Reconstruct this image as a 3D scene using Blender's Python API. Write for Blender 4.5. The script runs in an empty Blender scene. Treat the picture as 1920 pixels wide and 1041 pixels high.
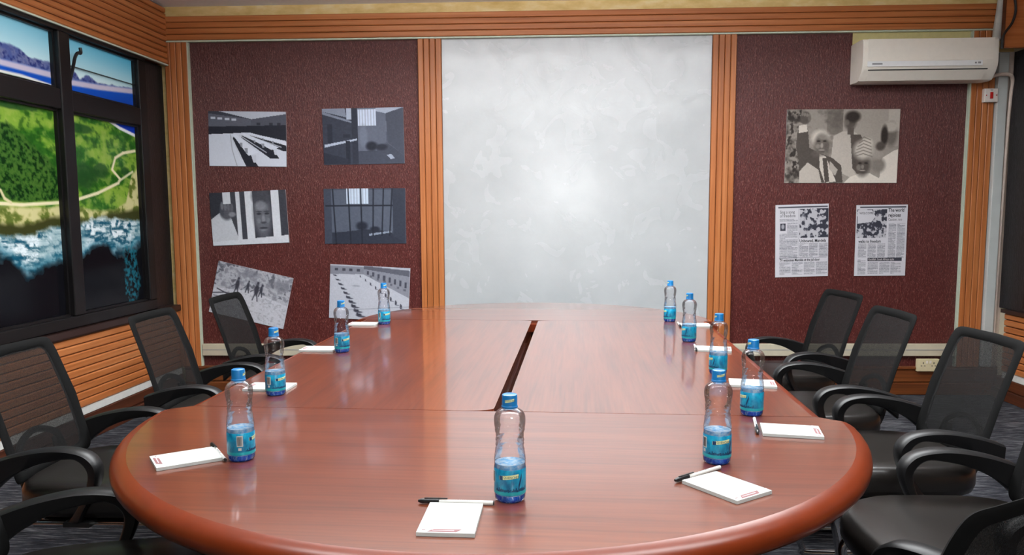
import bpy, bmesh, math, random
import numpy as np
from mathutils import Vector, Matrix
random.seed(7)
PI = math.pi
C = bpy.context.scene.collection
SC = bpy.context.scene

# ------------------------------------------------------------------ camera
CAM_H = 1.2793
YAW, PITCH, ROLL, FPX = -0.0378, 0.1059, -0.0063, 1480.04
PX, PY = 942.03, 556.93                       # principal point in the 1920x1041 frame
fwd = Vector((math.sin(YAW)*math.cos(PITCH), math.cos(YAW)*math.cos(PITCH), -math.sin(PITCH)))
rgt = Vector((math.cos(YAW), -math.sin(YAW), 0)); upv = rgt.cross(fwd)
r2 = rgt*math.cos(ROLL) + upv*math.sin(ROLL); u2 = upv*math.cos(ROLL) - rgt*math.sin(ROLL)
cam_d = bpy.data.cameras.new('camera'); cam = bpy.data.objects.new('camera', cam_d); C.objects.link(cam)
cam.matrix_world = Matrix(((r2.x, u2.x, -fwd.x, 0), (r2.y, u2.y, -fwd.y, 0), (r2.z, u2.z, -fwd.z, CAM_H), (0, 0, 0, 1)))
cam_d.sensor_width = 36; cam_d.lens = FPX/1920*36
cam_d.shift_x = (960-PX)/1920; cam_d.shift_y = (PY-520.5)/1920
cam_d.clip_start = 0.05
SC.camera = cam

# ------------------------------------------------------------------ world, lights, exposure
w = bpy.data.worlds.new('world'); SC.world = w; w.use_nodes = True
w.node_tree.nodes['Background'].inputs[0].default_value = (0.8, 0.85, 1, 1)
w.node_tree.nodes['Background'].inputs[1].default_value = 0.05
def area(name, loc, rot, sx, sy, power, col):
    l = bpy.data.lights.new(name, 'AREA'); l.shape = 'RECTANGLE'; l.size = sx; l.size_y = sy; l.energy = power; l.color = col
    o = bpy.data.objects.new(name, l); o.location = loc; o.rotation_euler = rot; C.objects.link(o); return o
# overhead lamps out of view, added ceiling fills, and the photographer's flash beside the camera
for k, (ly, lp) in enumerate(((-.2, 6), (1.6, 21), (3.6, 46))):       # unseen overhead lamps; upward fills added to brighten the ceiling
    area('ceiling_lamp', (.2, ly, 2.38), (0, 0, 0), 3.2, .3, lp, (.97, .99, 1))
    area('ceiling_fill_up', (.2, ly, 2.39), (PI, 0, 0), 3.2, .3, lp*2.6, (.97, .99, 1))
area('camera_flash', (.5, -.25, 1.68), (math.radians(86), 0, math.radians(2)), .34, .34, 14, (.98, .99, 1))
vs = SC.view_settings
vs.view_transform = 'Standard'; vs.look = 'None'; vs.gamma = 1; vs.use_curve_mapping = False; vs.exposure = 0.36

# ------------------------------------------------------------------ mesh helpers
class MB:
    def __init__(self): self.v = []; self.f = []
    def add(self, vs, fs):
        n = len(self.v); self.v += [tuple(p) for p in vs]; self.f += [tuple(i+n for i in f) for f in fs]; return self
    def box(self, x0, x1, y0, y1, z0, z1):
        return self.add([(x0,y0,z0),(x1,y0,z0),(x1,y1,z0),(x0,y1,z0),(x0,y0,z1),(x1,y0,z1),(x1,y1,z1),(x0,y1,z1)],
                        [(3,2,1,0),(4,5,6,7),(0,1,5,4),(1,2,6,5),(2,3,7,6),(3,0,4,7)])
    def prism(self, pts, fn, a, b):
        """extrude a 2-D polygon between a and b; fn(p, q, t) -> xyz"""
        n = len(pts)
        self.add([fn(p[0], p[1], a) for p in pts] + [fn(p[0], p[1], b) for p in pts],
                 [tuple(range(n))[::-1], tuple(range(n, 2*n))] + [(i, (i+1) % n, (i+1) % n+n, i+n) for i in range(n)]); return self
    def rings(self, rings, close=True, caps=True):
        n = len(rings[0]); m = len(rings)
        fs = []
        for j in range(m-1):
            for i in range(n if close else n-1):
                fs.append((j*n+i, j*n+(i+1) % n, (j+1)*n+(i+1) % n, (j+1)*n+i))
        if caps: fs += [tuple(range(n))[::-1], tuple(range((m-1)*n, m*n))]
        return self.add([p for r in rings for p in r], fs)
    def tube(self, path, r, n=10, caps=True):
        P = [Vector(p) for p in path]; rings = []; prev = None
        for i, p in enumerate(P):
            t = (P[min(i+1, len(P)-1)] - P[max(i-1, 0)]).normalized()
            if prev is None:
                a = Vector((0, 0, 1)) if abs(t.z) < .9 else Vector((1, 0, 0)); u = t.cross(a).normalized()
            else:
                u = (prev - t*prev.dot(t)).normalized()
            prev = u; q = t.cross(u); rr = r[i] if hasattr(r, '__len__') else r
            rings.append([p + u*rr*math.cos(2*PI*k/n) + q*rr*math.sin(2*PI*k/n) for k in range(n)])
        return self.rings(rings, True, caps)
    def lathe(self, prof, n=28, caps=True):
        return self.rings([[(r*math.cos(2*PI*k/n), r*math.sin(2*PI*k/n), z) for k in range(n)] for r, z in prof], True, caps)
    def mesh(self, name, smooth=False):
        me = bpy.data.meshes.new(name); me.from_pydata([tuple(p) for p in self.v], [], self.f)
        bm = bmesh.new(); bm.from_mesh(me); bmesh.ops.recalc_face_normals(bm, faces=bm.faces); bm.to_mesh(me); bm.free()
        if smooth:
            for p in me.polygons: p.use_smooth = True
            try: me.set_sharp_from_angle(angle=math.radians(smooth if smooth is not True else 40))
            except Exception: pass
        me.update(); return me
    def build(self, name, mat, parent=None, smooth=False):
        return link(name, self.mesh(name, smooth), mat, parent)
def link(name, me, mat=None, parent=None):
    if mat and not me.materials: me.materials.append(mat)
    o = bpy.data.objects.new(name, me); C.objects.link(o)
    if parent is not None: o.parent = parent
    return o
def tag(o, label, cat, group=None):
    o['label'] = label; o['category'] = cat
    if group: o['group'] = group
    return o
def thing(name, label, cat, loc=(0,0,0), rz=0, group=None):
    o = bpy.data.objects.new(name, None); C.objects.link(o); o.location = loc; o.rotation_euler = (0, 0, rz); o.empty_display_size = .05
    return tag(o, label, cat, group)
def struct(o): o['kind'] = 'structure'; return o
def copy_tree(o, parent=None):
    c = o.copy(); C.objects.link(c); c.parent = parent
    for ch in list(o.children): copy_tree(ch, c)
    return c
def catmull(P, k=6):
    P = [Vector(p) for p in P]; out = []
    for i in range(len(P)-1):
        a, b, c_, d = P[max(i-1, 0)], P[i], P[i+1], P[min(i+2, len(P)-1)]
        for j in range(k):
            t = j/k
            out.append(.5*((2*b)+(c_-a)*t+(2*a-5*b+4*c_-d)*t*t+(3*b-a-3*c_+d)*t**3))
    out.append(P[-1]); return out
def rbox(x0, x1, y0, y1, z0, z1, r, seg=3):
    """box with rounded edges"""
    bm = bmesh.new(); bmesh.ops.create_cube(bm, size=1)
    for v in bm.verts: v.co = Vector(((x0+x1)/2+v.co.x*(x1-x0), (y0+y1)/2+v.co.y*(y1-y0), (z0+z1)/2+v.co.z*(z1-z0)))
    bmesh.ops.bevel(bm, geom=bm.edges[:], offset=r, segments=seg, profile=.5, affect='EDGES')
    m = MB(); m.v = [tuple(v.co) for v in bm.verts]; bm.verts.index_update(); m.f = [tuple(v.index for v in f.verts) for f in bm.faces]; bm.free(); return m
def text_mesh(s, size, font_scale=1.0, align='LEFT', bold=0.0):
    c = bpy.data.curves.new('t', 'FONT'); c.body = s; c.size = size; c.align_x = align; c.resolution_u = 2; c.offset = bold
    o = bpy.data.objects.new('t', c); C.objects.link(o)
    dg = bpy.context.evaluated_depsgraph_get(); me = bpy.data.meshes.new_from_object(o.evaluated_get(dg))
    bpy.data.objects.remove(o); bpy.data.curves.remove(c); me.name = 'lettering'
    for v in me.vertices: v.co.x *= font_scale
    return me

# ------------------------------------------------------------------ materials
def lin(c): return tuple((x/255/12.92 if x/255 <= .04045 else ((x/255+.055)/1.055)**2.4) for x in c)
class NT:
    def __init__(self, name):
        self.m = bpy.data.materials.new(name); self.m.use_nodes = True; self.t = self.m.node_tree
        self.b = self.t.nodes['Principled BSDF']; self.out = self.t.nodes['Material Output']
    def n(self, typ, **kw):
        nd = self.t.nodes.new(typ)
        for k, v in kw.items(): setattr(nd, k, v)
        return nd
    def l(self, a, b): self.t.links.new(a, b)
    def coords(self, scale, rand=True, kind='Object', rot=(0,0,0)):
        tc = self.n('ShaderNodeTexCoord'); mp = self.n('ShaderNodeMapping'); mp.inputs['Scale'].default_value = scale; mp.inputs['Rotation'].default_value = rot
        self.l(tc.outputs[kind], mp.inputs['Vector'])
        if rand:
            oi = self.n('ShaderNodeObjectInfo'); ml = self.n('ShaderNodeMath', operation='MULTIPLY'); ml.inputs[1].default_value = 37
            self.l(oi.outputs['Random'], ml.inputs[0]); self.l(ml.outputs[0], mp.inputs['Location'])
        return mp.outputs[0]
    def noise(self, vec, scale=1, detail=4, rough=.6):
        nz = self.n('ShaderNodeTexNoise'); nz.inputs['Scale'].default_value = scale; nz.inputs['Detail'].default_value = detail; nz.inputs['Roughness'].default_value = rough
        self.l(vec, nz.inputs['Vector']); return nz.outputs['Fac']
    def ramp(self, fac, stops):
        r = self.n('ShaderNodeValToRGB'); e = r.color_ramp.elements
        while len(e) < len(stops): e.new(.5)
        for el, (p, c) in zip(e, stops): el.position = p; el.color = (*c, 1) if len(c) == 3 else c
        self.l(fac, r.inputs[0]); return r.outputs[0]
    def bump(self, h, strength=.3, dist=.002):
        b = self.n('ShaderNodeBump'); b.inputs['Strength'].default_value = strength; b.inputs['Distance'].default_value = dist
        self.l(h, b.inputs['Height']); self.l(b.outputs[0], self.b.inputs['Normal'])
    def set(self, **kw):
        for k, v in kw.items():
            k = k.replace('_', ' '); self.b.inputs[k].default_value = v
        return self
def plain(name, rgb, rough=.5, spec=.5, metal=0, var=.06, vscale=30):
    t = NT(name); c = lin(rgb)
    v = t.noise(t.coords((1,1,1)), vscale, 3)
    lo = tuple(x*(1-var) for x in c); hi = tuple(min(1, x*(1+var)) for x in c)
    t.l(t.ramp(v, [(.3, lo), (.7, hi)]), t.b.inputs['Base Color'])
    t.set(Roughness=rough, Metallic=metal); t.b.inputs['Specular IOR Level'].default_value = spec
    return t.m
def wood(name, dark, mid, light, axis, rough=.4, freq=60, stretch=1.2, spec=.4, coat=0):
    t = NT(name); s = [freq]*3; s[axis] = stretch
    v = t.coords(tuple(s)); a = t.noise(v, 1, 5, .65)
    s2 = [freq*.15]*3; s2[axis] = stretch*.5
    b = t.noise(t.coords(tuple(s2)), 1, 2, .5)
    mx = t.n('ShaderNodeMix', data_type='FLOAT'); mx.inputs[0].default_value = .4; t.l(a, mx.inputs[2]); t.l(b, mx.inputs[3])
    t.l(t.ramp(mx.outputs[0], [(.34, lin(dark)), (.5, lin(mid)), (.68, lin(light))]), t.b.inputs['Base Color'])
    t.set(Roughness=rough); t.b.inputs['Specular IOR Level'].default_value = spec
    if coat: t.b.inputs['Coat Weight'].default_value = coat; t.b.inputs['Coat Roughness'].default_value = .09; t.b.inputs['Coat IOR'].default_value = 1.62
    return t.m
M = {}
OR = ((148, 84, 42), (174, 104, 56), (192, 126, 78))
M['oak_x'] = wood('orange_wood_along_x', *OR, 0)
M['oak_y'] = wood('orange_wood_along_y', *OR, 1)
M['oak_z'] = wood('orange_wood_along_z', *OR, 2)
M['groove'] = plain('dark_groove', (104, 58, 30), .8)
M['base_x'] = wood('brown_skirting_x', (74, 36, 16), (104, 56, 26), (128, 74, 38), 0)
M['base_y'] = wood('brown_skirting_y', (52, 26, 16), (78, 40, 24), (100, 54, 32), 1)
TB = ((82, 36, 18), (106, 49, 26), (120, 61, 35))
def table_wood(name, axis):
    m = wood(name, *TB, axis, rough=.3, freq=110, stretch=3.0, spec=.5, coat=1.0); return m
M['table_x'] = table_wood('mahogany_laminate_across', 0); M['table_y'] = table_wood('mahogany_laminate_along', 1)
M['table_edge'] = plain('orange_brown_edge_band', (108, 41, 15), .28, .5, var=.1, vscale=14)
M['table_dark'] = plain('dark_mahogany', (66, 30, 24), .5)
M['white_strip'] = plain('white_plastic_strip', (205, 205, 200), .5)
M['green_strip'] = plain('pale_edge_strip', (190, 200, 180), .5)
M['cream'] = plain('cream_plaster', (196, 186, 164), .8, .3, var=.05, vscale=6)
M['ceiling'] = plain('ceiling_white', (240, 241, 242), .9, .2, var=.03, vscale=40)
M['dado'] = plain('off_white_trunking', (190, 182, 160), .5, var=.08, vscale=9)
M['black_frame'] = plain('black_window_frame', (17, 15, 16), .4, .4)
M['sill'] = plain('dark_brown_sill', (44, 26, 22), .4)
M['plastic_black'] = plain('black_plastic', (17, 17, 18), .42, .45)
M['leather'] = plain('black_leather', (30, 27, 25), .28, .5, var=.15, vscale=120)
M['chrome'] = plain('chrome', (210, 210, 212), .12, .5, metal=1, var=.02)
M['paper'] = plain('white_paper', (180, 183, 180), .7, .2, var=.02)
M['pad_maroon'] = plain('maroon_print', (126, 82, 84), .6)
M['pad_pink'] = plain('pale_pink_print', (196, 168, 170), .6)
M['ink'] = plain('black_ink', (34, 34, 40), .7, .2)
M['news_white'] = plain('newsprint_white_ink', (206, 200, 200), .7, .2)
M['pen_white'] = plain('white_pen_barrel', (206, 206, 200), .3, .5)
M['pen_black'] = plain('black_pen_cap', (22, 22, 24), .3, .5)
M['ac_white'] = plain('ivory_plastic', (240, 235, 224), .35, .5, var=.02)
M['ac_band'] = plain('silver_white_band', (236, 238, 238), .3, .5, var=.02)
M['ac_grey'] = plain('grey_mark', (140, 142, 146), .4)
M['ac_slot'] = plain('shadow_slot', (60, 60, 58), .6)
M['switch'] = plain('white_switch_plate', (222, 214, 206), .35)
M['red'] = plain('red_rocker', (190, 30, 24), .35)
M['socket'] = plain('cream_socket_plate', (206, 194, 158), .4)
M['trunk'] = plain('grey_white_trunking', (186, 190, 188), .5, var=.05, vscale=8)
M['hose'] = plain('pinkish_hose', (206, 188, 176), .5)
M['lagging'] = plain('white_pipe_lagging', (186, 186, 180), .7, var=.12, vscale=20)
M['yellow'] = plain('bare_yellow_plaster', (206, 196, 140), .8)
# cream strip under the ceiling: yellowish, blotchy paint
t = NT('yellow_brown_paint'); a = t.noise(t.coords((6, 6, 14), False), 1, 5)
t.l(t.ramp(a, [(.3, lin((196, 164, 98))), (.55, lin((220, 192, 132))), (.75, lin((230, 212, 168)))]), t.b.inputs['Base Color']); t.set(Roughness=.8); M['upper'] = t.m
# maroon embossed wallpaper
t = NT('maroon_wallpaper'); v = t.coords((330, 330, 70), False); a = t.noise(v, 1, 3, .6)
b = t.noise(t.coords((90, 90, 24), False), 1, 3, .55)
t.l(t.ramp(a, [(.40, lin((72, 26, 24))), (.58, lin((90, 36, 33))), (.72, lin((150, 104, 98)))]), t.b.inputs['Base Color'])
mm = t.n('ShaderNodeMath', operation='ADD'); t.l(a, mm.inputs[0]); t.l(b, mm.inputs[1])
t.bump(mm.outputs[0], .9, .004); t.set(Roughness=.34); t.b.inputs['Specular IOR Level'].default_value = .4; M['maroon'] = t.m
# glossy white painted plaster, trowel marks
t = NT('white_gloss_plaster'); v = t.coords((1.6, 1.6, 1.6), False); a = t.noise(v, 2.2, 6, .62)
d_ = t.n('ShaderNodeTexNoise'); d_.inputs['Scale'].default_value = 3; d_.inputs['Detail'].default_value = 8; d_.inputs['Distortion'].default_value = 1.2; t.l(v, d_.inputs['Vector'])
ad = t.n('ShaderNodeMath', operation='ADD'); t.l(a, ad.inputs[0]); t.l(d_.outputs['Fac'], ad.inputs[1])
t.l(t.ramp(a, [(.3, lin((170, 174, 176))), (.7, lin((180, 184, 186)))]), t.b.inputs['Base Color'])
t.l(t.ramp(d_.outputs['Fac'], [(.3, (.21,)*3), (.7, (.30,)*3)]), t.b.inputs['Roughness'])
t.bump(ad.outputs[0], .11, .015); t.b.inputs['Specular IOR Level'].default_value = .8; M['board'] = t.m
# carpet: blue-grey streaks
t = NT('streaked_carpet'); a = t.noise(t.coords((8, 100, 1), False), 1, 4, .7); b = t.noise(t.coords((2, 2, 1), False), 1, 2)
mx = t.n('ShaderNodeMix', data_type='FLOAT'); mx.inputs[0].default_value = .25; t.l(a, mx.inputs[2]); t.l(b, mx.inputs[3])
t.l(t.ramp(mx.outputs[0], [(.38, lin((24, 25, 29))), (.5, lin((48, 49, 55))), (.62, lin((112, 113, 116)))]), t.b.inputs['Base Color'])
t.bump(a, .6, .004); t.set(Roughness=.95); t.b.inputs['Specular IOR Level'].default_value = .1; M['carpet'] = t.m
# speckled black reveal
t = NT('black_rough_plaster'); a = t.noise(t.coords((120, 120, 30), False), 1, 4)
t.l(t.ramp(a, [(.45, lin((18, 17, 20))), (.66, lin((36, 35, 40))), (.8, lin((80, 78, 84)))]), t.b.inputs['Base Color']); t.bump(a, .6, .004); t.set(Roughness=.35); M['black_wall'] = t.m
# office-chair mesh: threads and holes
t = NT('chair_mesh'); tr = t.n('ShaderNodeBsdfTransparent'); mx = t.n('ShaderNodeMixShader')
nz = t.noise(t.coords((420, 420, 420)), 1, 1); t.l(t.ramp(nz, [(.42, (.84,)*3), (.58, (.94,)*3)]), mx.inputs[0])
t.set(Base_Color=(*lin((11, 11, 11)), 1), Roughness=.8); t.b.inputs['Specular IOR Level'].default_value = .2; t.l(tr.outputs[0], mx.inputs[1]); t.l(t.b.outputs[0], mx.inputs[2]); t.l(mx.outputs[0], t.out.inputs[0]); M['mesh'] = t.m
M['mesh_frame'] = plain('mesh_covered_frame', (9, 9, 9), .8, .12, var=.2, vscale=300)
# clear thin plastic: absorbs more along the grazing path
t = NT('clear_bottle_plastic'); lw_ = t.n('ShaderNodeLayerWeight'); lw_.inputs['Blend'].default_value = .25
tr = t.n('ShaderNodeBsdfTransparent'); gl = t.n('ShaderNodeBsdfGlossy'); gl.inputs['Roughness'].default_value = .06; mx = t.n('ShaderNodeMixShader')
t.l(t.ramp(lw_.outputs['Facing'], [(.0, (.98, .98, .99)), (.75, (.94, .94, .985)), (1, (.56, .56, .84))]), tr.inputs['Color'])
rip = t.noise(t.coords((60, 60, 160)), 1, 3); bp = t.n('ShaderNodeBump'); bp.inputs['Strength'].default_value = .35; bp.inputs['Distance'].default_value = .002
t.l(rip, bp.inputs['Height']); t.l(bp.outputs[0], gl.inputs['Normal'])
fr = t.n('ShaderNodeFresnel'); fr.inputs[0].default_value = 1.55
fm = t.n('ShaderNodeMath', operation='MULTIPLY'); fm.inputs[1].default_value = .8; t.l(fr.outputs[0], fm.inputs[0]); t.l(fm.outputs[0], mx.inputs[0]); t.l(tr.outputs[0], mx.inputs[1]); t.l(gl.outputs[0], mx.inputs[2]); t.l(mx.outputs[0], t.out.inputs[0]); M['pet'] = t.m
t = NT('blue_tinted_water'); tr = t.n('ShaderNodeBsdfTransparent'); tr.inputs[0].default_value = (.75, .92, 1, 1); mx = t.n('ShaderNodeMixShader')
nz = t.noise(t.coords((90, 90, 90)), 1, 2); t.l(t.ramp(nz, [(.4, lin((120, 196, 246))), (.6, lin((214, 240, 255)))]), t.b.inputs['Base Color']); t.set(Roughness=.12)
mx.inputs[0].default_value = .6; t.l(tr.outputs[0], mx.inputs[1]); t.l(t.b.outputs[0], mx.inputs[2]); t.l(mx.outputs[0], t.out.inputs[0]); M['water'] = t.m
t = NT('blue_caustic_foot'); nz = t.noise(t.coords((150, 150, 60)), 1, 3); t.l(t.ramp(nz, [(.42, lin((24, 100, 236))), (.56, lin((70, 160, 255))), (.68, lin((200, 230, 255)))]), t.b.inputs['Base Color']); t.set(Roughness=.12)  # blue caustic glow in the bottle bottom, painted as colour
tr = t.n('ShaderNodeBsdfTransparent'); tr.inputs[0].default_value = (.5, .75, 1, 1); mx = t.n('ShaderNodeMixShader'); mx.inputs[0].default_value = .7
t.l(tr.outputs[0], mx.inputs[1]); t.l(t.b.outputs[0], mx.inputs[2]); t.l(mx.outputs[0], t.out.inputs[0]); M['foot'] = t.m
t = NT('teal_label'); nz = t.noise(t.coords((70, 70, 40)), 1, 4); t.l(t.ramp(nz, [(.35, lin((8, 96, 136))), (.55, lin((14, 136, 172))), (.75, lin((30, 160, 190)))]), t.b.inputs['Base Color']); t.set(Roughness=.3); M['label'] = t.m
M['label_dark'] = plain('navy_label_print', (14, 46, 84), .35)
M['label_edge'] = plain('light_teal_label_band', (20, 150, 160), .3)
M['cap'] = plain('blue_bottle_cap', (22, 108, 168), .3, .5, var=.05)
M['pill'] = plain('pale_green_yellow_badge', (206, 214, 160), .4)
# printed sheet: colour attribute written below by procedural drawing
t = NT('printed_sheet'); at = t.n('ShaderNodeAttribute'); at.attribute_name = 'print'; t.l(at.outputs['Color'], t.b.inputs['Base Color']); t.set(Roughness=.5); t.b.inputs['Specular IOR Level'].default_value = .3; M['print'] = t.m
t = NT('printed_window_film'); at = t.n('ShaderNodeAttribute'); at.attribute_name = 'print'; t.l(at.outputs['Color'], t.b.inputs['Base Color']); t.set(Roughness=.15); t.b.inputs['Specular IOR Level'].default_value = .12
t.l(at.outputs['Color'], t.b.inputs['Emission Color']); t.b.inputs['Emission Strength'].default_value = .12  # faint glow in the print's own colours, added to brighten the panes
M['film'] = t.m

# ------------------------------------------------------------------ room shell
D = 5.5546                      # back wall plane
XLC, SL = -2.5167, 0.0378       # left wall: x = XLC + SL*(y-D)
XR = 3.235
CZ = 2.715
YF = -1.7
def fnX(p, q, t_): return (t_, p, q)     # extrude along x: polygon in (y,z)
def fnY(p, q, t_): return (p, t_, q)     # along y: polygon in (x,z)
def fnZ(p, q, t_): return (p, q, t_)     # along z: polygon in (x,y)
struct(MB().box(-3.2, 3.6, YF-.1, D+.2, -.1, 0).build('floor', M['carpet']))
struct(MB().box(-3.2, 3.6, YF-.1, D+.2, CZ, CZ+.1).build('ceiling', M['ceiling']))
wall_back = struct(MB().box(-3.2, 3.6, D+.012, D+.15, 0, CZ).build('wall_back', M['upper']))
struct(MB().box(-3.2, 3.6, YF-.1, YF, 0, CZ).build('wall_front', M['cream']))
struct(MB().box(XR, XR+.15, YF, D+.012, 0, CZ).build('wall_right', M['cream']))
def left(o):                     # local +X into the room, local +Y along the wall towards the back
    o.location = (XLC, D, 0); o.rotation_euler = (0, 0, -math.atan(SL)); return o
LW0 = YF-D
left(struct(MB().box(-.30, -.12, LW0, .012, 0, CZ).build('wall_left', M['black_wall'])))
# panels of the back wall
MB().box(-2.40, -.765, D-.002, D+.012, .19, 2.48).build('wallpaper_panel', M['maroon'], wall_back)
MB().box(1.37, 2.955, D-.002, D+.012, .19, 2.48).build('wallpaper_panel', M['maroon'], wall_back)
wp = MB().box(-.625, 1.235, D-.004, D+.012, .19, 2.48).build('white_panel', M['board'], wall_back); wp['label'] = 'glossy white painted panel between the wooden posts'
MB().box(2.16, 3.1, D-.006, D-.002, 2.36, 2.476).build('bare_plaster_strip', M['yellow'], wall_back)
MB().box(3.09, XR, D-.01, D+.012, 0, 2.33).build('bare_plaster_strip', M['hose'], wall_back)
def plankpoly(c0, c1, d0, d1, ch=.004):
    return [(c0, d0), (c1, d0), (c1, d1-ch), (c1-ch, d1), (c0+ch, d1), (c0, d1-ch)]
trim_no = [0]
def trim(back, name=None):
    trim_no[0] += 1
    return struct(back.build(name or 'trim_%d' % trim_no[0], M['groove']))
def planks_h(parent, x0, x1, z0, z1, n, y_face, depth, mat, gap=.003):
    h = (z1-z0)/n; me = MB().prism([(-q, p) for p, q in plankpoly(gap/2, h-gap/2, 0, depth)], fnX, x0, x1).mesh('plank')
    for i in range(n):
        o = link('plank', me, mat, parent); o.location = (0, y_face, z0+i*h)
def planks_v(parent, x0, x1, z0, z1, n, y_face, depth, mat, gap=.003):
    h = (x1-x0)/n; me = MB().prism([(p, -q) for p, q in plankpoly(gap/2, h-gap/2, 0, depth)], fnZ, z0, z1).mesh('plank')
    for i in range(n):
        o = link('plank', me, mat, parent); o.location = (x0+i*h, y_face, 0)
# top rail of the back wall
tr_ = trim(MB().box(-2.56, 3.105, D-.020, D+.01, 2.479, 2.640)); planks_h(tr_, -2.56, 3.105, 2.479, 2.642, 4, D-.020, .016, M['oak_x'])
MB().box(-2.56, 3.1, D-.034, D-.002, 2.468, 2.478).build('edge_strip', M['green_strip'], tr_)
# posts
for x0, x1, side in ((-2.545, -2.384, 1), (-.781, -.617, 1), (1.224, 1.386, 1), (2.945, 3.103, -1)):
    tp = trim(MB().box(x0, x1, D-.016, D+.01, .19, 2.467)); planks_v(tp, x0, x1, .19, 2.467, 4, D-.016, .014, M['oak_z'])
    if x0 < -2: MB().box(x1, x1+.010, D-.03, D-.002, .19, 2.467).build('edge_strip', M['green_strip'], tp)
    if x0 > 2: MB().box(x0-.010, x0, D-.03, D-.002, .19, 2.467).build('edge_strip', M['green_strip'], tp)
# white cable trunking along the wall
for x0, x1 in ((-2.37, -.79), (1.392, 2.93)):
    tt = struct(rbox(x0, x1, D-.035, D-.004, .271, .356, .004, 2).build('trim_%d' % (trim_no[0]+1), M['dado'])); trim_no[0] += 1
    MB().box(x0, x1, D-.037, D-.034, .313, .317).build('seam', M['ac_grey'], tt)
# skirting of the back wall
bb = struct(MB().box(-2.5, XR, D-.02, D+.01, 0, .196).build('baseboard_back', M['groove']))
for z0, z1, dp in ((.0, .085, .035), (.088, .176, .02), (.178, .196, .03)):
    MB().prism([(D-.02-q, p) for p, q in plankpoly(z0, z1, 0, dp)], fnX, -2.5, XR-.02).build('board', M['base_x'], bb)
# left wall: top rail, wainscot, skirting
def lplanks(parent, y0, y1, z0, z1, n, x_face, depth, mat, gap=.004):
    h = (z1-z0)/n; me = MB().prism([(q, p) for p, q in plankpoly(gap/2, h-gap/2, 0, depth, .006)], fnY, y0, y1).mesh('plank')
    for i in range(n):
        o = link('plank', me, mat, parent); o.location = (x_face, 0, z0+i*h)
tl = trim(MB().box(-.14, -.014, LW0+.05, -.035, 2.318, 2.70)); left(tl); lplanks(tl, LW0+.05, -.035, 2.318, 2.70, 10, -.014, .014, M['oak_y'])
MB().box(-.02, .003, LW0+.05, -.035, 2.308, 2.317).build('edge_strip', M['green_strip'], tl)
tl = trim(MB().box(-.14, -.014, LW0+.05, -.06, .186, .60)); left(tl); lplanks(tl, LW0+.05, -.06, .188, .60, 9, -.014, .014, M['oak_y'])
MB().box(-.02, .006, LW0+.05, -.06, .148, .186).build('edge_strip', M['white_strip'], tl)
bl = struct(MB().box(-.14, .0, LW0+.05, -.06, 0, .147).build('baseboard_left', M['groove'])); left(bl)
for z0, z1, dp in ((.0, .07, .03), (.073, .145, .012)):
    MB().prism([(q, p) for p, q in plankpoly(z0, z1, 0, dp)], fnY, LW0+.05, -.06).build('board', M['base_y'], bl)
# right wall: header board, wainscot, skirting
def rmir(mb): mb.v = [(-a, b, c) for a, b, c in mb.v]; return mb
tr_ = struct(MB().box(XR-.03, XR-.001, YF+.05, D-.16, 2.335, 2.70).build('trim_%d' % (trim_no[0]+1), M['oak_y'])); trim_no[0] += 1
MB().box(XR-.034, XR-.03, YF+.05, D-.16, 2.325, 2.335).build('edge_strip', M['green_strip'], tr_)
tr_ = trim(MB().box(XR-.03, XR-.001, YF+.05, D-.14, .186, .585))
h = .4/9; me = MB().prism([(-q, p) for p, q in plankpoly(.003, h-.003, 0, .014, .006)], fnY, YF+.05, D-.14).mesh('plank')
for i in range(9):
    o = link('plank', me, M['oak_y'], tr_); o.location = (XR-.03, 0, .187+i*h)
MB().box(XR-.05, XR-.028, YF+.05, D-.16, .148, .186).build('edge_strip', M['white_strip'], tr_)
MB().box(XR-.06, XR-.002, YF+.05, D-.12, .588, .612).build('sill', M['sill'], tr_)
br = struct(MB().box(XR-.04, XR-.001, YF+.05, D-.08, 0, .147).build('baseboard_right', M['groove']))
for z0, z1, dp in ((.0, .07, .03), (.073, .145, .012)):
    MB().prism([(XR-.04-q, p) for p, q in plankpoly(z0, z1, 0, dp)], fnY, YF+.05, D-.08).build('board', M['base_y'], br)
pb = struct(MB().box(3.016, XR-.031, 5.300, 5.330, 2.31, CZ-.002).build('trim_%d' % (trim_no[0]+1), M['oak_x'])); trim_no[0] += 1
MB().box(3.012, 3.016, 5.296, 5.332, 2.31, CZ-.002).build('edge_strip', M['base_y'], pb)
# black reveal and window of the right wall
w2 = struct(MB().box(XR-.03, XR-.002, YF+.05, D-.05, .614, 2.32).build('window_2', M['black_wall']))
MB().box(XR-.05, XR-.031, D-.42, D-.34, .64, 2.30).build('frame', M['black_frame'], w2)
MB().box(XR-.05, XR-.031, YF+.2, D-.42, 2.22, 2.30).build('frame', M['black_frame'], w2)
MB().box(XR-.05, XR-.031, YF+.2, D-.42, .64, .72).build('frame', M['black_frame'], w2)

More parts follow.
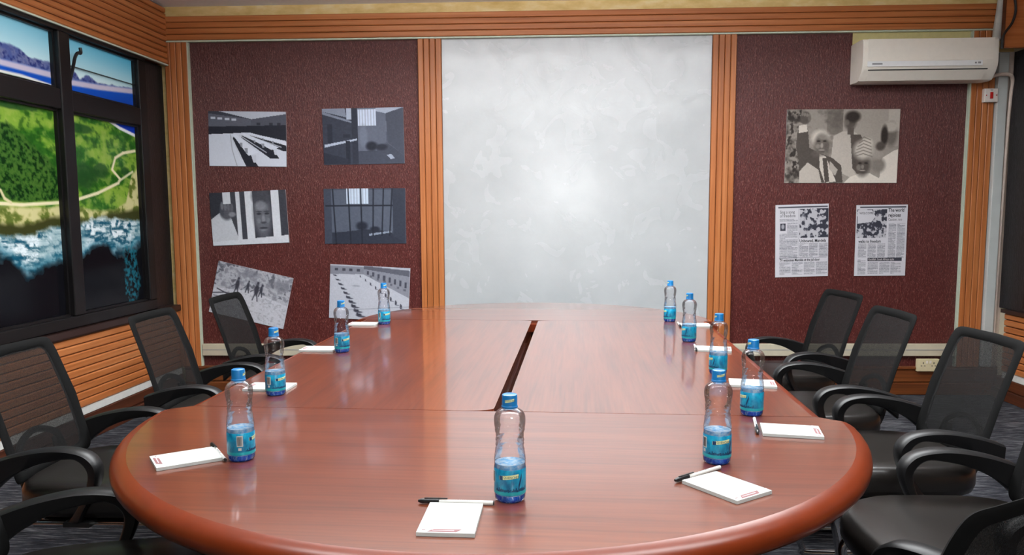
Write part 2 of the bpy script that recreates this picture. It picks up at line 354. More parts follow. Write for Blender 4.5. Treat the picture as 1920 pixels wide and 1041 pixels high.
# ------------------------------------------------------------------ drawing of flat prints (colour per vertex)
def vnoise(x, y, seed=0):
    rs = np.random.RandomState(seed); tab = rs.rand(256, 256)
    xi = np.floor(x).astype(int); yi = np.floor(y).astype(int); fx = x-xi; fy = y-yi
    fx = fx*fx*(3-2*fx); fy = fy*fy*(3-2*fy)
    g = lambda a, b: tab[a % 256, b % 256]
    return (g(xi, yi)*(1-fx)+g(xi+1, yi)*fx)*(1-fy)+(g(xi, yi+1)*(1-fx)+g(xi+1, yi+1)*fx)*fy
def fbm(x, y, seed=0, oct=4):
    s = 0; a = .5; n = 0
    for i in range(oct): s = s+a*vnoise(x*2**i, y*2**i, seed+i); n += a; a *= .55; x, y = .8*x-.6*y+3.1, .6*x+.8*y+1.7
    return s/n
class Cv:
    def __init__(self, nx, ny, asp, base):
        self.x, self.y = np.meshgrid((np.arange(nx)+.0)/(nx-1), (np.arange(ny)+.0)/(ny-1)); self.asp = asp
        self.a = np.empty((ny, nx, 3)); self.a[:] = base; self.px = 1.0/nx
    def put(self, m, c, k=1.0):
        m = np.clip(m, 0, 1)[..., None]*k; self.a = self.a*(1-m)+np.asarray(c if hasattr(c, '__len__') else (c, c, c), float)*m; return self
    def poly(self, pts, c, k=1.0):
        ins = np.zeros(self.x.shape, bool); n = len(pts)
        for i in range(n):
            (x0, y0), (x1, y1) = pts[i], pts[(i+1) % n]
            if y0 == y1: continue
            cr = ((y0 > self.y) != (y1 > self.y)) & (self.x < (x1-x0)*(self.y-y0)/(y1-y0)+x0); ins ^= cr
        return self.put(ins.astype(float), c, k)
    def ell(self, cx, cy, rx, ry, c, k=1.0, rot=0, soft=.28):
        dx = (self.x-cx)*self.asp; dy = self.y-cy; cs, sn = math.cos(rot), math.sin(rot)
        r = np.sqrt(((dx*cs+dy*sn)/(rx*self.asp))**2+((-dx*sn+dy*cs)/ry)**2)
        return self.put((1+soft-r)/(2*soft)+0, c, k)
    def line(self, pts, w, c, k=1.0):
        for (x0, y0), (x1, y1) in zip(pts[:-1], pts[1:]):
            ax, ay, bx, by = x0*self.asp, y0, x1*self.asp, y1; X = self.x*self.asp; Y = self.y
            L = (bx-ax)**2+(by-ay)**2+1e-12; t_ = np.clip(((X-ax)*(bx-ax)+(Y-ay)*(by-ay))/L, 0, 1)
            dd = np.hypot(X-ax-t_*(bx-ax), Y-ay-t_*(by-ay)); self.put((w-dd)/(self.px*self.asp)+.5, c, k)
        return self
    def rect(self, x0, y0, x1, y1, c, k=1.0): return self.poly([(x0, y0), (x1, y0), (x1, y1), (x0, y1)], c, k)
    def grain(self, amp, s=40, seed=1):
        self.a += (fbm(self.x*s*self.asp, self.y*s, seed)-.5)[..., None]*amp; return self
    def tone(self, lo, hi):
        g = np.clip(self.a.mean(2)/255, 0, 1)[..., None]; self.a = np.asarray(lo, float)*(1-g)+np.asarray(hi, float)*g; return self
def grid_mesh(name, xs, zs, img, fn, back=None):
    """img rows run from the top; fn(x, z) -> xyz"""
    nx, nz = len(xs), len(zs); m = MB()
    m.v = [fn(x, z) for z in zs for x in xs]
    m.f = [(j*nx+i, (j+1)*nx+i, (j+1)*nx+i+1, j*nx+i+1) for j in range(nz-1) for i in range(nx-1)]
    cols = np.clip(img, 0, 255).reshape(-1, 3)/255; cols = np.where(cols <= .04045, cols/12.92, ((cols+.055)/1.055)**2.4)
    if back: m.add(*back); cols = np.vstack([cols, np.tile([[.5, .5, .5]], (len(back[0]), 1))])
    me = bpy.data.meshes.new(name); me.from_pydata(m.v, [], m.f)
    at = me.color_attributes.new('print', 'FLOAT_COLOR', 'POINT')
    at.data.foreach_set('color', np.hstack([cols, np.ones((len(cols), 1))]).astype(np.float32).ravel()); me.update(); return me
def sheet(name, label, cat, cx, cz, w_, h_, rot, cv, group):
    ny, nx = cv.a.shape[:2]; th = .005
    bk = ([(-w_/2, 0, -h_/2), (w_/2, 0, -h_/2), (w_/2, 0, h_/2), (-w_/2, 0, h_/2), (-w_/2, th, -h_/2), (w_/2, th, -h_/2), (w_/2, th, h_/2), (-w_/2, th, h_/2)],
          [(4, 5, 6, 7), (0, 1, 5, 4), (1, 2, 6, 5), (2, 3, 7, 6), (3, 0, 4, 7)])
    me = grid_mesh(name, np.linspace(-w_/2, w_/2, nx), np.linspace(h_/2, -h_/2, ny), cv.a, lambda x, z: (x, 0, z), bk)
    o = link(name, me, M['print']); o.location = (cx, D-.0085, cz); o.rotation_euler = (0, -math.radians(rot), 0)
    return tag(o, label, cat, group)

# pixel of the left-wall print -> (y, z) on the wall, used to lay out the printed landscape
_r = (np.array(r2), np.array(u2), np.array(fwd))
def lwp(u, v):
    d_ = _r[2]+_r[0]*((u-PX)/FPX)-_r[1]*((v-PY)/FPX); t_ = (XLC-SL*D)/(d_[0]-SL*d_[1]); return d_[1]*t_, d_[2]*t_+CAM_H
def curve(pts):
    q = sorted(lwp(*p) for p in pts); ys = [a for a, b in q]; zs = [b for a, b in q]
    return lambda y: np.interp(y, ys, zs)
def mural(y, z):
    n1 = fbm(y*6, z*6, 11); n2 = fbm(y*22, z*22, 21); n3 = fbm(y*60, z*60, 31, 3); fine = fbm(y*40, z*90, 41, 3)
    yw = np.clip((y-3.7)/1.4, 0, 1)
    col = np.zeros(y.shape+(3,))
    def mix(m, c):
        nonlocal col
        m = np.clip(m, 0, 1)[..., None]; c = np.asarray(c, float)
        col = col*(1-m)+c*m
    S = lambda f, w=.012: np.clip((f)/w+.5, 0, 1)
    # sky
    tsky = np.clip((z-2.06)/.26, 0, 1)
    mix(np.ones_like(y), (196, 212, 212)); mix(tsky*(.45+.5*yw), (44, 150, 192)); mix((1-yw)*tsky*.4, (100, 176, 205))
    # mountains
    ridge = curve([(0, 70), (30, 80), (52, 88), (72, 108), (112, 118), (137, 128), (152, 128), (166, 148), (180, 140), (200, 156), (262, 166)])
    foot = curve([(0, 104), (112, 134), (140, 147), (200, 158), (262, 166)])
    mm_ = S(ridge(y)+.02*(n2-.5)-z); mix(mm_, (66, 80, 132)); mix(mm_*S(n2-.5, .3), (98, 104, 140)); mix(mm_*S(.42-n3, .2), (40, 50, 104))
    # sea and strips of sand
    sea = S(foot(y)-z); mix(sea, (22, 78, 168)); mix(sea*np.clip((foot(y)-z)/.15, 0, 1), (10, 50, 150)); mix(sea*S(.02-abs(z-foot(y)+.012), .01), (176, 168, 186))
    shore = curve([(0, 128), (60, 142), (112, 160), (200, 200)]); mix(S(shore(y)-z)*(y < 4.42), (50, 104, 64)); mix(S(.008-abs(z-shore(y)), .006)*(y < 4.5), (200, 200, 196))
    # fields
    land = S(1.93-z, .01); lg = fbm(y*5+z*2, z*14, 61); mix(land, (80, 122, 36)); mix(land*S(lg-.52, .2), (112, 146, 50)); mix(land*S(.44-lg, .12), (40, 88, 26)); mix(land*S(n2-.6, .12)*.5, (140, 158, 72)); mix(land*S(.38-n2, .12)*.6, (24, 62, 20))
    # corner of sea, upper right
    cs = curve([(180, 205), (215, 222), (240, 240), (268, 254)]); m_ = land*S(z-cs(y))*(y > 4.7); mix(m_, (12, 44, 150)); mix(land*S(.010-abs(z-cs(y)), .006)*(y > 4.65), (206, 206, 210))
    # forest
    ft = curve([(0, 226), (40, 236), (70, 262), (118, 310), (140, 372)]); fb = curve([(0, 370), (60, 378), (140, 374)])
    fo = S(ft(y)+.05*(n2-.5)-z, .03)*S(z-fb(y), .02)*S(4.38-y, .05); mix(fo, (30, 66, 24)); mix(fo*S(n3-.5, .25), (58, 92, 34)); mix(fo*S(.4-n3, .15), (14, 40, 14))
    for (cu, cv_, ru, rv) in ((175, 330, 22, 22), (205, 320, 16, 12), (250, 322, 10, 8), (165, 240, 26, 8), (40, 195, 40, 6)):
        cy, cz = lwp(cu, cv_); mix(land*S(1-np.hypot((y-cy)/(ru*.0055), (z-cz)/(rv*.0033))+.8*(n2-.5), .4)*.8, (28, 62, 30))
    # roads
    def road(pts, w, c):
        P = [lwp(*p) for p in pts]
        for (a, b), (c_, d_) in zip(P[:-1], P[1:]):
            L = (c_-a)**2+(d_-b)**2+1e-9; t_ = np.clip(((y-a)*(c_-a)+(z-b)*(d_-b))/L, 0, 1)
            mix(S(w-np.hypot(y-a-t_*(c_-a), z-b-t_*(d_-b)), .006), c)
    # sand
    st = curve([(0, 383), (60, 390), (140, 388), (180, 392), (230, 396), (252, 380), (262, 330), (272, 318)])
    sd = S(st(y)+.03*(n1-.5)-z, .02); mix(sd, (150, 148, 88)); mix(sd*S(n2-.5, .2), (184, 178, 128)); mix(sd*S(.42-n2, .15), (84, 98, 40))
    dk = curve([(0, 418), (60, 422), (110, 408), (180, 410), (272, 392)]); mix(S(dk(y)+.04*(n1-.5)-z, .03), (52, 54, 26))
    # surf
    sf = curve([(0, 438), (50, 446), (110, 432), (150, 424), (200, 408), (272, 414)]); m_ = S(sf(y)+.05*(n2-.5)-z, .03); fl = fbm(y*18+n2*3, z*46, 51, 4); mix(m_, (92, 122, 130)); mix(m_*S(fl-.5, .3), (206, 216, 220)); mix(m_*S(.40-fl, .2), (16, 70, 92)); mix(m_*S(n1-.58, .2)*.6, (120, 150, 156))
    # dark water
    dw = curve([(0, 478), (40, 486), (70, 520), (105, 508), (140, 490), (175, 478), (210, 458), (240, 470), (275, 462)]); m_ = S(dw(y)+.10*(n1-.5)+.05*(n2-.5)-z, .05)
    mix(S(dw(y)+.10*(n1-.5)+.05*(n2-.5)+.05-z, .06)*.6, (18, 82, 104)); mix(m_, (13, 13, 17))
    cy, cz = lwp(262, 520); mix(S(1-np.hypot((y-cy)/.09, (z-cz)/.24)+1.2*(n2-.5), .5)*S(n3-.5, .25)*.8, (26, 110, 128))
    road([(0, 380), (60, 384), (130, 380), (150, 378), (200, 362), (238, 343), (241, 336), (226, 318), (232, 296), (246, 287), (268, 283)], .009, (206, 196, 160))
    road([(20, 356), (28, 372), (40, 380)], .008, (190, 180, 140)); road([(238, 340), (258, 326), (264, 322)], .007, (190, 186, 150)); road([(150, 340), (152, 362), (164, 372)], .006, (180, 176, 130))
    return col
# ------------------------------------------------------------------ window of the left wall with its printed panes
W1 = left(struct(MB().box(-.12, -.10, LW0+.1, -.14, .62, 2.318).build('window_1', M['black_frame'])))
FX0, FX1 = -.10, -.012
def fr(y0, y1, z0, z1, nm='frame', x1=FX1): return rbox(FX0, x1, y0-D, y1-D, z0, z1, .006, 2).build(nm, M['black_frame'], W1)
mulls = [4.37, 3.52, 2.67, 1.82, .97]
fr(.9, 5.24, .648, .715); fr(.9, 5.24, 2.285, 2.316); fr(5.15, 5.24, .716, 2.284)
for yc in mulls: fr(yc-.05, yc+.05, .716, 2.284, 'mullion', -.006)
edges = [5.15]+mulls
for i in range(5):
    ya, yb = edges[i+1]+.05, edges[i]-(.05 if i else 0)
    fr(ya, yb, 1.862, 1.972, 'transom')
    for z0, z1, tilt in ((.715, 1.862, 0), (1.972, 2.285, 0)):
        dn = 150 if i < 2 else 40
        ys = np.linspace(ya, yb, max(12, int((yb-ya)*dn))); zs = np.linspace(z1, z0, max(12, int((z1-z0)*dn*1.25)))
        YY, ZZ = np.meshgrid(ys, zs); img = mural(YY, ZZ)
        me = grid_mesh('pane', ys, zs, img, lambda y, z: (-.055, y-D, z))
        o = link('pane', me, M['film'], W1)
        # black inner sash around each pane
        s = MB()
        for b in ((ya, ya+.012, z0, z1), (yb-.012, yb, z0, z1), (ya+.012, yb-.012, z0, z0+.012), (ya+.012, yb-.012, z1-.012, z1)):
            s.box(-.06, -.035, b[0]-D, b[1]-D, b[2], b[3])
        s.build('sash', M['black_frame'], W1)
# ajar louvre glass in the upper right light and its stay
st_ = MB().tube(catmull([(-.035, 4.44-D, 2.02), (-.02, 4.455-D, 2.10), (-.0, 4.45-D, 2.16), (.005, 4.47-D, 2.19), (.005, 4.50-D, 2.195), (.0, 4.505-D, 2.225)], 4), .009, 8)
st_.build('window_stay', M['black_frame'], W1, True)
MB().box(-.05, -.035, 4.44-D, 5.14-D, 2.119, 2.122).build('glazing_bar', M['black_frame'], W1)
rv = left(struct(MB().box(-.118, -.06, -.30, -.006, .64, 2.31).build('trim_%d' % (trim_no[0]+1), M['black_wall']))); trim_no[0] += 1
sl_ = left(struct(MB().prism([(-.12, .602), (.012, .602), (.016, .612), (.012, .645), (-.12, .645)], fnY, LW0+.1, -.05).build('trim_%d' % (trim_no[0]+1), M['sill']))); trim_no[0] += 1

# ------------------------------------------------------------------ photographs and newspaper pages on the wall
COOL = ((16, 17, 28), (226, 232, 246))
G1 = 'black and white prints on the left wallpaper'
def p_benches():
    c = Cv(150, 104, 1.46, 50); c.poly([(0, 0), (1, 0), (1, .06), (.56, .14), (.14, 0)], 205)
    c.poly([(0, .04), (.55, .14), (.55, .26), (0, .28)], 92); c.poly([(.55, .14), (1, .04), (1, .24), (.55, .26)], 80)
    for i in range(4): c.rect(.03+.09*i, .10+.01*i, .09+.09*i, .14+.01*i, 210)
    for x in (.62, .78, .88): c.rect(x, .2, x+.05, .25, 40)
    c.poly([(0, .28), (.55, .26), (1, .24), (1, .52), (.5, .38), (.28, .42), (0, .42)], 26); c.poly([(0, .42), (.3, .40), (.5, .38), (1, .53), (1, 1), (0, 1)], 226)
    for q in range(2):
        for (fx, fy, nx, ny, sc) in ((.50, .395, 1.02, .585, .55), (.42, .405, .86, .665, .75), (.31, .425, .58, .77, 1.0)):
            wx, wy = .12*sc, .05*sc
            if q == 0: c.poly([(fx+.01, fy+.03), (nx-wx*.2, ny+wy), (nx+.06*sc, ny+.24*sc), (nx-.10*sc, ny+.24*sc), (fx, fy+.07)], 22)
            else:
                c.poly([(fx, fy), (fx+.035, fy-.012), (nx+wx*.5, ny-wy*.5), (nx-wx*.6, ny+wy*.7)], 236)
                for e in (.98, .62, .38):
                    bx, by = fx+(nx-fx)*e, fy+(ny-fy)*e; z_ = sc*(.25+.75*e)
                    c.poly([(bx-.03*z_, by+.03*z_), (bx+.035*z_, by+.03*z_), (bx+.035*z_, by+.17*z_), (bx-.005*z_, by+.16*z_)], 214 if e > .9 else 150)
                c.line([(fx-.02, fy+.03), (nx-.16*sc, ny+.10*sc)], .008, 210)
    c.line([(.28, .42), (.30, .7), (.36, 1)], .006, 150); return c.grain(14, 50, 3).tone(*COOL)
def p_cell_open():
    c = Cv(150, 104, 1.46, 78); c.rect(.42, 0, .86, .42, 110); c.rect(.44, .02, .66, .32, 226)
    for i in range(6): c.line([(.46+.035*i, .02), (.46+.035*i, .32)], .004, 120)
    c.poly([(.66, .06), (.78, .10), (.78, .62), (.66, .7)], 96); c.poly([(.78, .10), (1, 0), (1, .86), (.8, .62)], 64); c.poly([(.66, 0), (1, 0), (.78, .1), (.66, .06)], 180)
    c.poly([(.42, .78), (.8, .64), (1, .86), (1, 1), (.42, 1)], 60); c.rect(.42, .32, .66, .76, 98); c.ell(.5, .5, .05, .2, 132, .5)
    c.poly([(0, 0), (.42, 0), (.42, 1), (0, 1)], 48); c.poly([(0, .05), (.42, .26), (.42, .29), (0, .10)], 130); c.poly([(0, .0), (.28, 0), (.3, .16), (0, .05)], 140); c.rect(.3, 0, .36, .2, 190)
    c.rect(.36, 0, .43, 1, 36); c.poly([(.02, .64), (.42, .54), (.42, .57), (.02, .69)], 196); c.rect(.06, .28, .12, .62, 30); c.rect(.28, .58, .33, 1, 26); c.rect(.25, .46, .34, .52, 30)
    c.poly([(0, .78), (.3, .9), (.3, 1), (0, 1)], 34)
    c.ell(.6, .68, .07, .08, 18); c.ell(.72, .7, .07, .055, 26); c.poly([(.78, .84), (.84, .83), (.88, .90), (.83, .92)], 170)
    return c.grain(16, 40, 4).tone((12, 15, 28), (222, 234, 255))
def p_man_bars():
    c = Cv(150, 104, 1.46, 52); c.rect(0, 0, .17, .45, 34); c.rect(.0, .6, .2, 1, 60)
    c.poly([(0, .5), (.12, .38), (.25, .42), (.35, .9), (.3, 1), (0, 1)], 196)
    c.ell(.21, .38, .085, .14, 74, soft=.2); c.ell(.15, .34, .03, .10, 60)
    for i in range(4): c.ell(.155+.042*i, .25+.012*i, .019, .075, 104-6*i, soft=.2)
    c.ell(.28, .42, .045, .045, 128)
    for x0, x1 in ((.17, .27), (.34, .39)): c.rect(x0, 0, x1, .22 if x0 < .2 else 1, 208)
    c.rect(.46, 0, .56, 1, 216); c.rect(.56, 0, .80, 1, 40)
    c.ell(.675, .46, .115, .42, 96); c.ell(.675, .10, .12, .16, 58); c.ell(.66, .28, .07, .09, 132, .8); c.ell(.63, .43, .03, .02, 34); c.ell(.735, .43, .03, .02, 34); c.ell(.63, .39, .04, .012, 50); c.ell(.735, .39, .04, .012, 50)
    c.ell(.685, .53, .022, .075, 128); c.ell(.685, .60, .035, .02, 60); c.ell(.68, .70, .055, .018, 44); c.ell(.68, .74, .04, .012, 120); c.ell(.625, .56, .022, .05, 124, .7); c.ell(.745, .56, .022, .05, 118, .7); c.ell(.68, .84, .05, .05, 80, .8)
    c.rect(.80, 0, .90, 1, 214); c.rect(.90, 0, 1, 1, 48); c.poly([(0, .93), (1, .85), (1, 1), (0, 1)], 210)
    return c.grain(22, 45, 5).tone((16, 17, 26), (240, 244, 252))
def p_cell_bars():
    c = Cv(150, 104, 1.46, 66); c.rect(.08, .02, .84, .78, 84); c.rect(.28, 0, .55, .28, 214)
    for i in range(7): c.line([(.30+.036*i, 0), (.30+.036*i, .28)], .004, 110)
    c.poly([(.0, .82), (.5, .74), (.8, .78), (1, 1), (0, 1)], 38); c.ell(.46, .68, .07, .08, 24); c.ell(.62, .74, .06, .05, 26); c.poly([(.55, .82), (.82, .77), (.82, .80), (.55, .86)], 150)
    c.rect(0, .0, .09, 1, 58); c.poly([(.84, 0), (1, 0), (1, 1), (.84, .86)], 44); c.rect(.02, .3, .84, .325, 20)
    for x, sl in ((.11, .03), (.30, .02), (.455, .005), (.61, -.015), (.735, -.03), (.84, -.04)): c.line([(x, 0), (x+sl, 1 if x < .6 else .85)], .012, 18)
    return c.grain(14, 40, 6).tone((10, 13, 26), (220, 236, 255))
def p_quarry():
    c = Cv(150, 104, 1.46, 176); n = fbm(c.x*16, c.y*12, 9); c.put(np.clip((n-.48)*6, 0, 1)*(c.y < .5), 130); c.put(np.clip((.42-n)*8, 0, 1)*(c.y < .45), 84)
    c.poly([(0, .52), (.5, .42), (1, .56), (1, 1), (0, 1)], 196); c.put(np.clip((fbm(c.x*30, c.y*30, 19)-.55)*5, 0, 1)*(c.y > .5), 160)
    for x, y, s_ in ((.30, .36, 1.0), (.44, .34, .7), (.56, .38, 1.1), (.62, .36, .7)):
        c.ell(x, y, .026*s_, .10*s_, 36); c.ell(x+.004, y-.12*s_, .014*s_, .026*s_, 40); c.line([(x-.01, y+.06*s_), (x-.03*s_, y+.19*s_)], .010, 40); c.line([(x+.01, y+.06*s_), (x+.03*s_, y+.19*s_)], .010, 40); c.line([(x, y-.03), (x-.07*s_, y+.06)], .007, 44)
    c.line([(.0, .62), (.16, .56), (.30, .56)], .012, 60); c.line([(.05, .52), (.25, .60)], .012, 54); c.line([(.02, .66), (.2, .66)], .008, 80)
    c.ell(.45, .1, .10, .07, 110, .7); c.ell(.88, .22, .10, .10, 110, .8); c.ell(.74, .2, .05, .09, 96, .6)
    return c.grain(34, 60, 7).tone((24, 25, 36), (240, 242, 250))
def p_yard():
    c = Cv(150, 104, 1.46, 186); c.rect(0, 0, 1, .04, 170); c.poly([(0, .02), (.42, .02), (.42, .16), (0, .18)], 120); c.poly([(.42, .02), (1, .12), (1, .56), (.42, .16)], 128)
    c.poly([(.42, .0), (1, .05), (1, .16), (.42, .06)], 78)
    for i in range(8): x = .46+.068*i; y = .07+.025*i; c.rect(x, y+.02, x+.028, y+.09+.006*i, 54)
    for i in range(6): x = .50+.085*i; y = .14+.045*i; c.rect(x, y+.03, x+.03, y+.07, 84)
    for i in range(4): c.rect(.06+.09*i, .06, .10+.09*i, .11, 50)
    rs = random.Random(5)
    for i in range(10):
        y = .2+.08*i; x = .06+.035*i; s_ = .5+.09*i; c.ell(x, y, .022*s_+.006, .022*s_, 36); c.ell(x+.03*s_, y+.02*s_, .035*s_, .012*s_, 60); c.ell(x-.02, y-.02*s_, .01*s_, .012*s_, 40)
    for i in range(9):
        y = .2+.066*i; x = .38+.065*i; s_ = .5+.08*i; c.ell(x, y, .012*s_, .035*s_, 38); c.ell(x-.004, y-.035*s_, .007*s_, .013*s_, 44); c.ell(x+.02*s_, y+.035*s_, .022*s_, .008*s_, 90)
    c.line([(.2, .84), (1, .72)], .004, 120); c.ell(.33, .38, .05, .015, 150)
    return c.grain(22, 60, 8).tone((22, 23, 36), (236, 240, 250))
def p_group():
    c = Cv(214, 140, 1.53, 140); n = fbm(c.x*9, c.y*7, 15); c.put(np.clip((n-.5)*5, 0, 1)*(c.x < .5), 96); c.put(np.clip((.45-n)*5, 0, 1)*(c.x < .16), 54); c.rect(.5, 0, 1, .5, 158, .7); c.rect(.9, 0, 1, .3, 176, .8); c.rect(.36, .05, .5, .34, 92, .6)
    c.put(np.clip((fbm(c.x*40, c.y*18, 16)-.5)*6, 0, 1)*(c.x < .13), 40)
    # man at the back
    c.poly([(.42, .36), (.50, .30), (.60, .30), (.70, .42), (.70, 1), (.40, .8)], 176); c.poly([(.57, .34), (.66, .34), (.71, .52), (.66, .9), (.6, .8)], 74); c.ell(.565, .17, .052, .105, 78); c.ell(.585, .10, .065, .075, 40); c.ell(.535, .18, .02, .04, 112, .7); c.rect(.54, .25, .6, .34, 80)
    # onlookers at the right
    c.ell(.93, .34, .055, .16, 98); c.ell(.92, .24, .07, .07, 172); c.ell(.87, .36, .03, .14, 40); c.poly([(.86, .66), (.96, .56), (1, .54), (1, 1), (.84, 1)], 206); c.ell(.83, .76, .06, .10, 120); c.ell(.82, .58, .05, .10, 150, .8); c.ell(.84, .50, .04, .06, 70)
    # man with a raised fist
    c.poly([(.10, .28), (.19, .24), (.21, .52), (.32, .60), (.42, .66), (.50, .76), (.52, 1), (.13, 1), (.12, .7), (.09, .5)], 72); c.poly([(.13, .84), (.2, .72), (.3, .82), (.33, 1), (.13, 1)], 176); c.poly([(.30, .6), (.36, .64), (.46, .98), (.36, 1), (.31, .8)], 196); c.poly([(.33, .66), (.37, .66), (.40, .98), (.36, 1)], 70); c.poly([(.40, .70), (.47, .82), (.45, .9), (.39, .8)], 168)
    c.poly([(.11, .22), (.18, .20), (.19, .30), (.11, .32)], 196); c.ell(.165, .115, .046, .085, 78, soft=.15); 
    for i in range(4): c.ell(.137+.021*i, .062+.008*i, .011, .026, 118, soft=.2)
    c.ell(.20, .12, .014, .04, 104)
    c.ell(.305, .385, .078, .105, 196); c.ell(.318, .475, .064, .140, 98); c.ell(.33, .38, .04, .03, 138, .7); c.ell(.29, .43, .016, .012, 40); c.ell(.345, .43, .016, .012, 40); c.ell(.32, .49, .012, .035, 150); c.ell(.32, .550, .028, .008, 150); c.ell(.32, .575, .028, .012, 84); c.ell(.285, .5, .02, .03, 150, .6); c.ell(.28, .6, .05, .05, 96, .4); c.ell(.365, .5, .02, .07, 84, .7)
    # woman in a wound headscarf
    c.poly([(.53, 1), (.58, .92), (.66, .87), (.76, .87), (.86, .95), (.88, 1)], 206); c.ell(.69, .76, .066, .145, 76); c.ell(.69, .55, .085, .13, 182); c.ell(.72, .46, .05, .07, 190)
    for i in range(6): c.line([(.61+.01*i, .64-.045*i), (.69, .60-.045*i), (.77-.004*i, .64-.045*i)], .006, 112)
    c.ell(.665, .73, .016, .011, 30); c.ell(.72, .73, .016, .011, 30); c.ell(.69, .78, .013, .03, 124); c.ell(.69, .83, .026, .008, 150); c.ell(.69, .855, .03, .012, 70); c.ell(.655, .79, .02, .04, 128, .7)
    c.a = (c.a-128)*1.22+124; return c.grain(20, 60, 12).tone((34, 28, 25), (238, 230, 218))
def p_group_pics(c, x0, y0, x1, y1, seed):
    sel = (c.x > x0) & (c.x < x1) & (c.y > y0) & (c.y < y1); n = fbm(c.x*24*c.asp, c.y*20, seed, 3)
    c.put(sel.astype(float), 176); c.put(sel*np.clip((n-.47)*14, 0, 1), 38); rs = random.Random(seed)
    for i in range(9):
        x = x0+.03+rs.random()*(x1-x0-.06); y = y0+.06+rs.random()*(y1-y0-.1)
        c.ell(x, y, .022, .022, 44); c.ell(x+.005, y+.012, .012, .012, 120)
def body_text(c, x0, y0, x1, y1, seed, pitch=.0125):
    rs = random.Random(seed); y = y0
    while y < y1:
        k = x1 if rs.random() > .18 else x0+(x1-x0)*rs.uniform(.3, .9)
        sel = (c.x > x0) & (c.x < k) & (np.abs(c.y-y-pitch*.3) < pitch*.33); n = vnoise(c.x*150, c.y*0+y*997, seed)
        c.put(sel*1.0, 118, .85); c.put(sel*(n > .62), 196, .6); y += pitch
def p_news1():
    c = Cv(150, 206, .722, 196); c.rect(.05, .025, .98, .045, 60); p_group_pics(c, .45, .06, 1.0, .46, 31)
    body_text(c, .08, .2, .42, .235, 1); c.rect(.09, .255, .19, .36, 40); c.ell(.14, .30, .03, .035, 150); body_text(c, .22, .245, .42, .39, 2); body_text(c, .08, .40, .42, .725, 3)
    for i in range(3): body_text(c, .45+.185*i, .54, .62+.185*i, .725, 4+i)
    c.rect(.07, .735, .97, .739, 60)
    for i in range(4): body_text(c, .08+.23*i, .80, .29+.23*i, .97, 8+i)
    c.line([(.435, .06), (.435, .73)], .001, 90); return c.tone((16, 18, 30), (250, 248, 252))
def p_news2():
    c = Cv(150, 206, .71, 196); c.rect(.07, .022, .97, .042, 60); p_group_pics(c, .02, .06, .60, .46, 47); c.poly([(.03, .07), (.30, .07), (.38, .16), (.30, .24), (.03, .26)], 190)
    body_text(c, .64, .26, .79, .735, 21); body_text(c, .81, .26, .96, .735, 22)
    for i in range(3): body_text(c, .06+.185*i, .545, .22+.185*i, .735, 24+i)
    body_text(c, .06, .77, .22, .97, 28); c.rect(.25, .745, .92, .795, 40)
    for i in range(3): body_text(c, .26+.225*i, .81, .46+.225*i, .97, 29+i)
    return c.tone((16, 18, 30), (250, 248, 252))
for nm, lb, fn, a in (('photo_print', 'cool grey photo print of rows of bench tables in a yard', p_benches, (-1.990, 1.806, .550, .380, -1.2)),
                      ('photo_print', 'dark blue photo print of a cell with its door open', p_cell_open, (-1.172, 1.818, .568, .385, .6)),
                      ('photo_print', 'photo print of a man looking out between white bars', p_man_bars, (-2.000, 1.256, .548, .374, 2.2)),
                      ('photo_print', 'dark blue photo print of a cell seen through closed bars', p_cell_bars, (-1.175, 1.264, .577, .386, 0)),
                      ('photo_print', 'tilted photo print of labourers in a pale quarry', p_quarry, (-2.010, .707, .550, .376, -13.4)),
                      ('photo_print', 'photo print of a prison yard with seated rows of people', p_yard, (-1.156, .719, .570, .384, -3.2)),
                      ('photo_print', 'large sepia group photo print of a man raising his fist', p_group, (2.1155, 1.718, .758, .496, -.4))):
    sheet(nm, lb, 'photo', a[0], a[1], a[2], a[3], a[4], fn(), 'photo prints on the wallpaper' if a[0] > 0 else G1)
def headline(parent, s, x, z, size, sx=1.0, mat='ink', bold=.0):
    me = text_mesh(s, size, sx, 'LEFT', bold); o = link('headline', me, M[mat], parent); o.location = (x, -.0006, z); o.rotation_euler = (PI/2, 0, 0); return o
n1 = sheet('newspaper_page', 'newspaper page with a Sing a song of freedom headline', 'newspaper', 1.866, 1.076, .361, .500, 1.4, p_news1(), 'newspaper pages on the right wallpaper')
W_, H_ = .361, .5
hx = lambda f: -W_/2+f*W_
hz = lambda f: H_/2-f*H_
headline(n1, 'Sing a song', hx(.08), hz(.120), .030, .76); headline(n1, 'of freedom', hx(.08), hz(.172), .030, .80)
headline(n1, 'Unbowed, Mandela', hx(.455), hz(.522), .029, .80, bold=.0006); headline(n1, 'TV welcomes Mandela at the jail door', hx(.08), hz(.783), .027, .66, bold=.0006)
n2 = sheet('newspaper_page', 'newspaper page with a The world rejoices headline', 'newspaper', 2.404, 1.075, .346, .488, .3, p_news2(), 'newspaper pages on the right wallpaper')
W_, H_ = .346, .488
headline(n2, 'The world', hx(.625), hz(.098), .034, .74, bold=.0007); headline(n2, 'rejoices', hx(.625), hz(.168), .034, .78, bold=.0007); headline(n2, 'Caution, too', hx(.625), hz(.222), .024, .76)
headline(n2, 'walks to freedom', hx(.06), hz(.53), .029, .74, bold=.0006); headline(n2, 'Rockfish, South African style', hx(.27), hz(.782), .022, .68, 'news_white')
headline(n2, 'WELCOME', hx(.06), hz(.13), .022, .9)

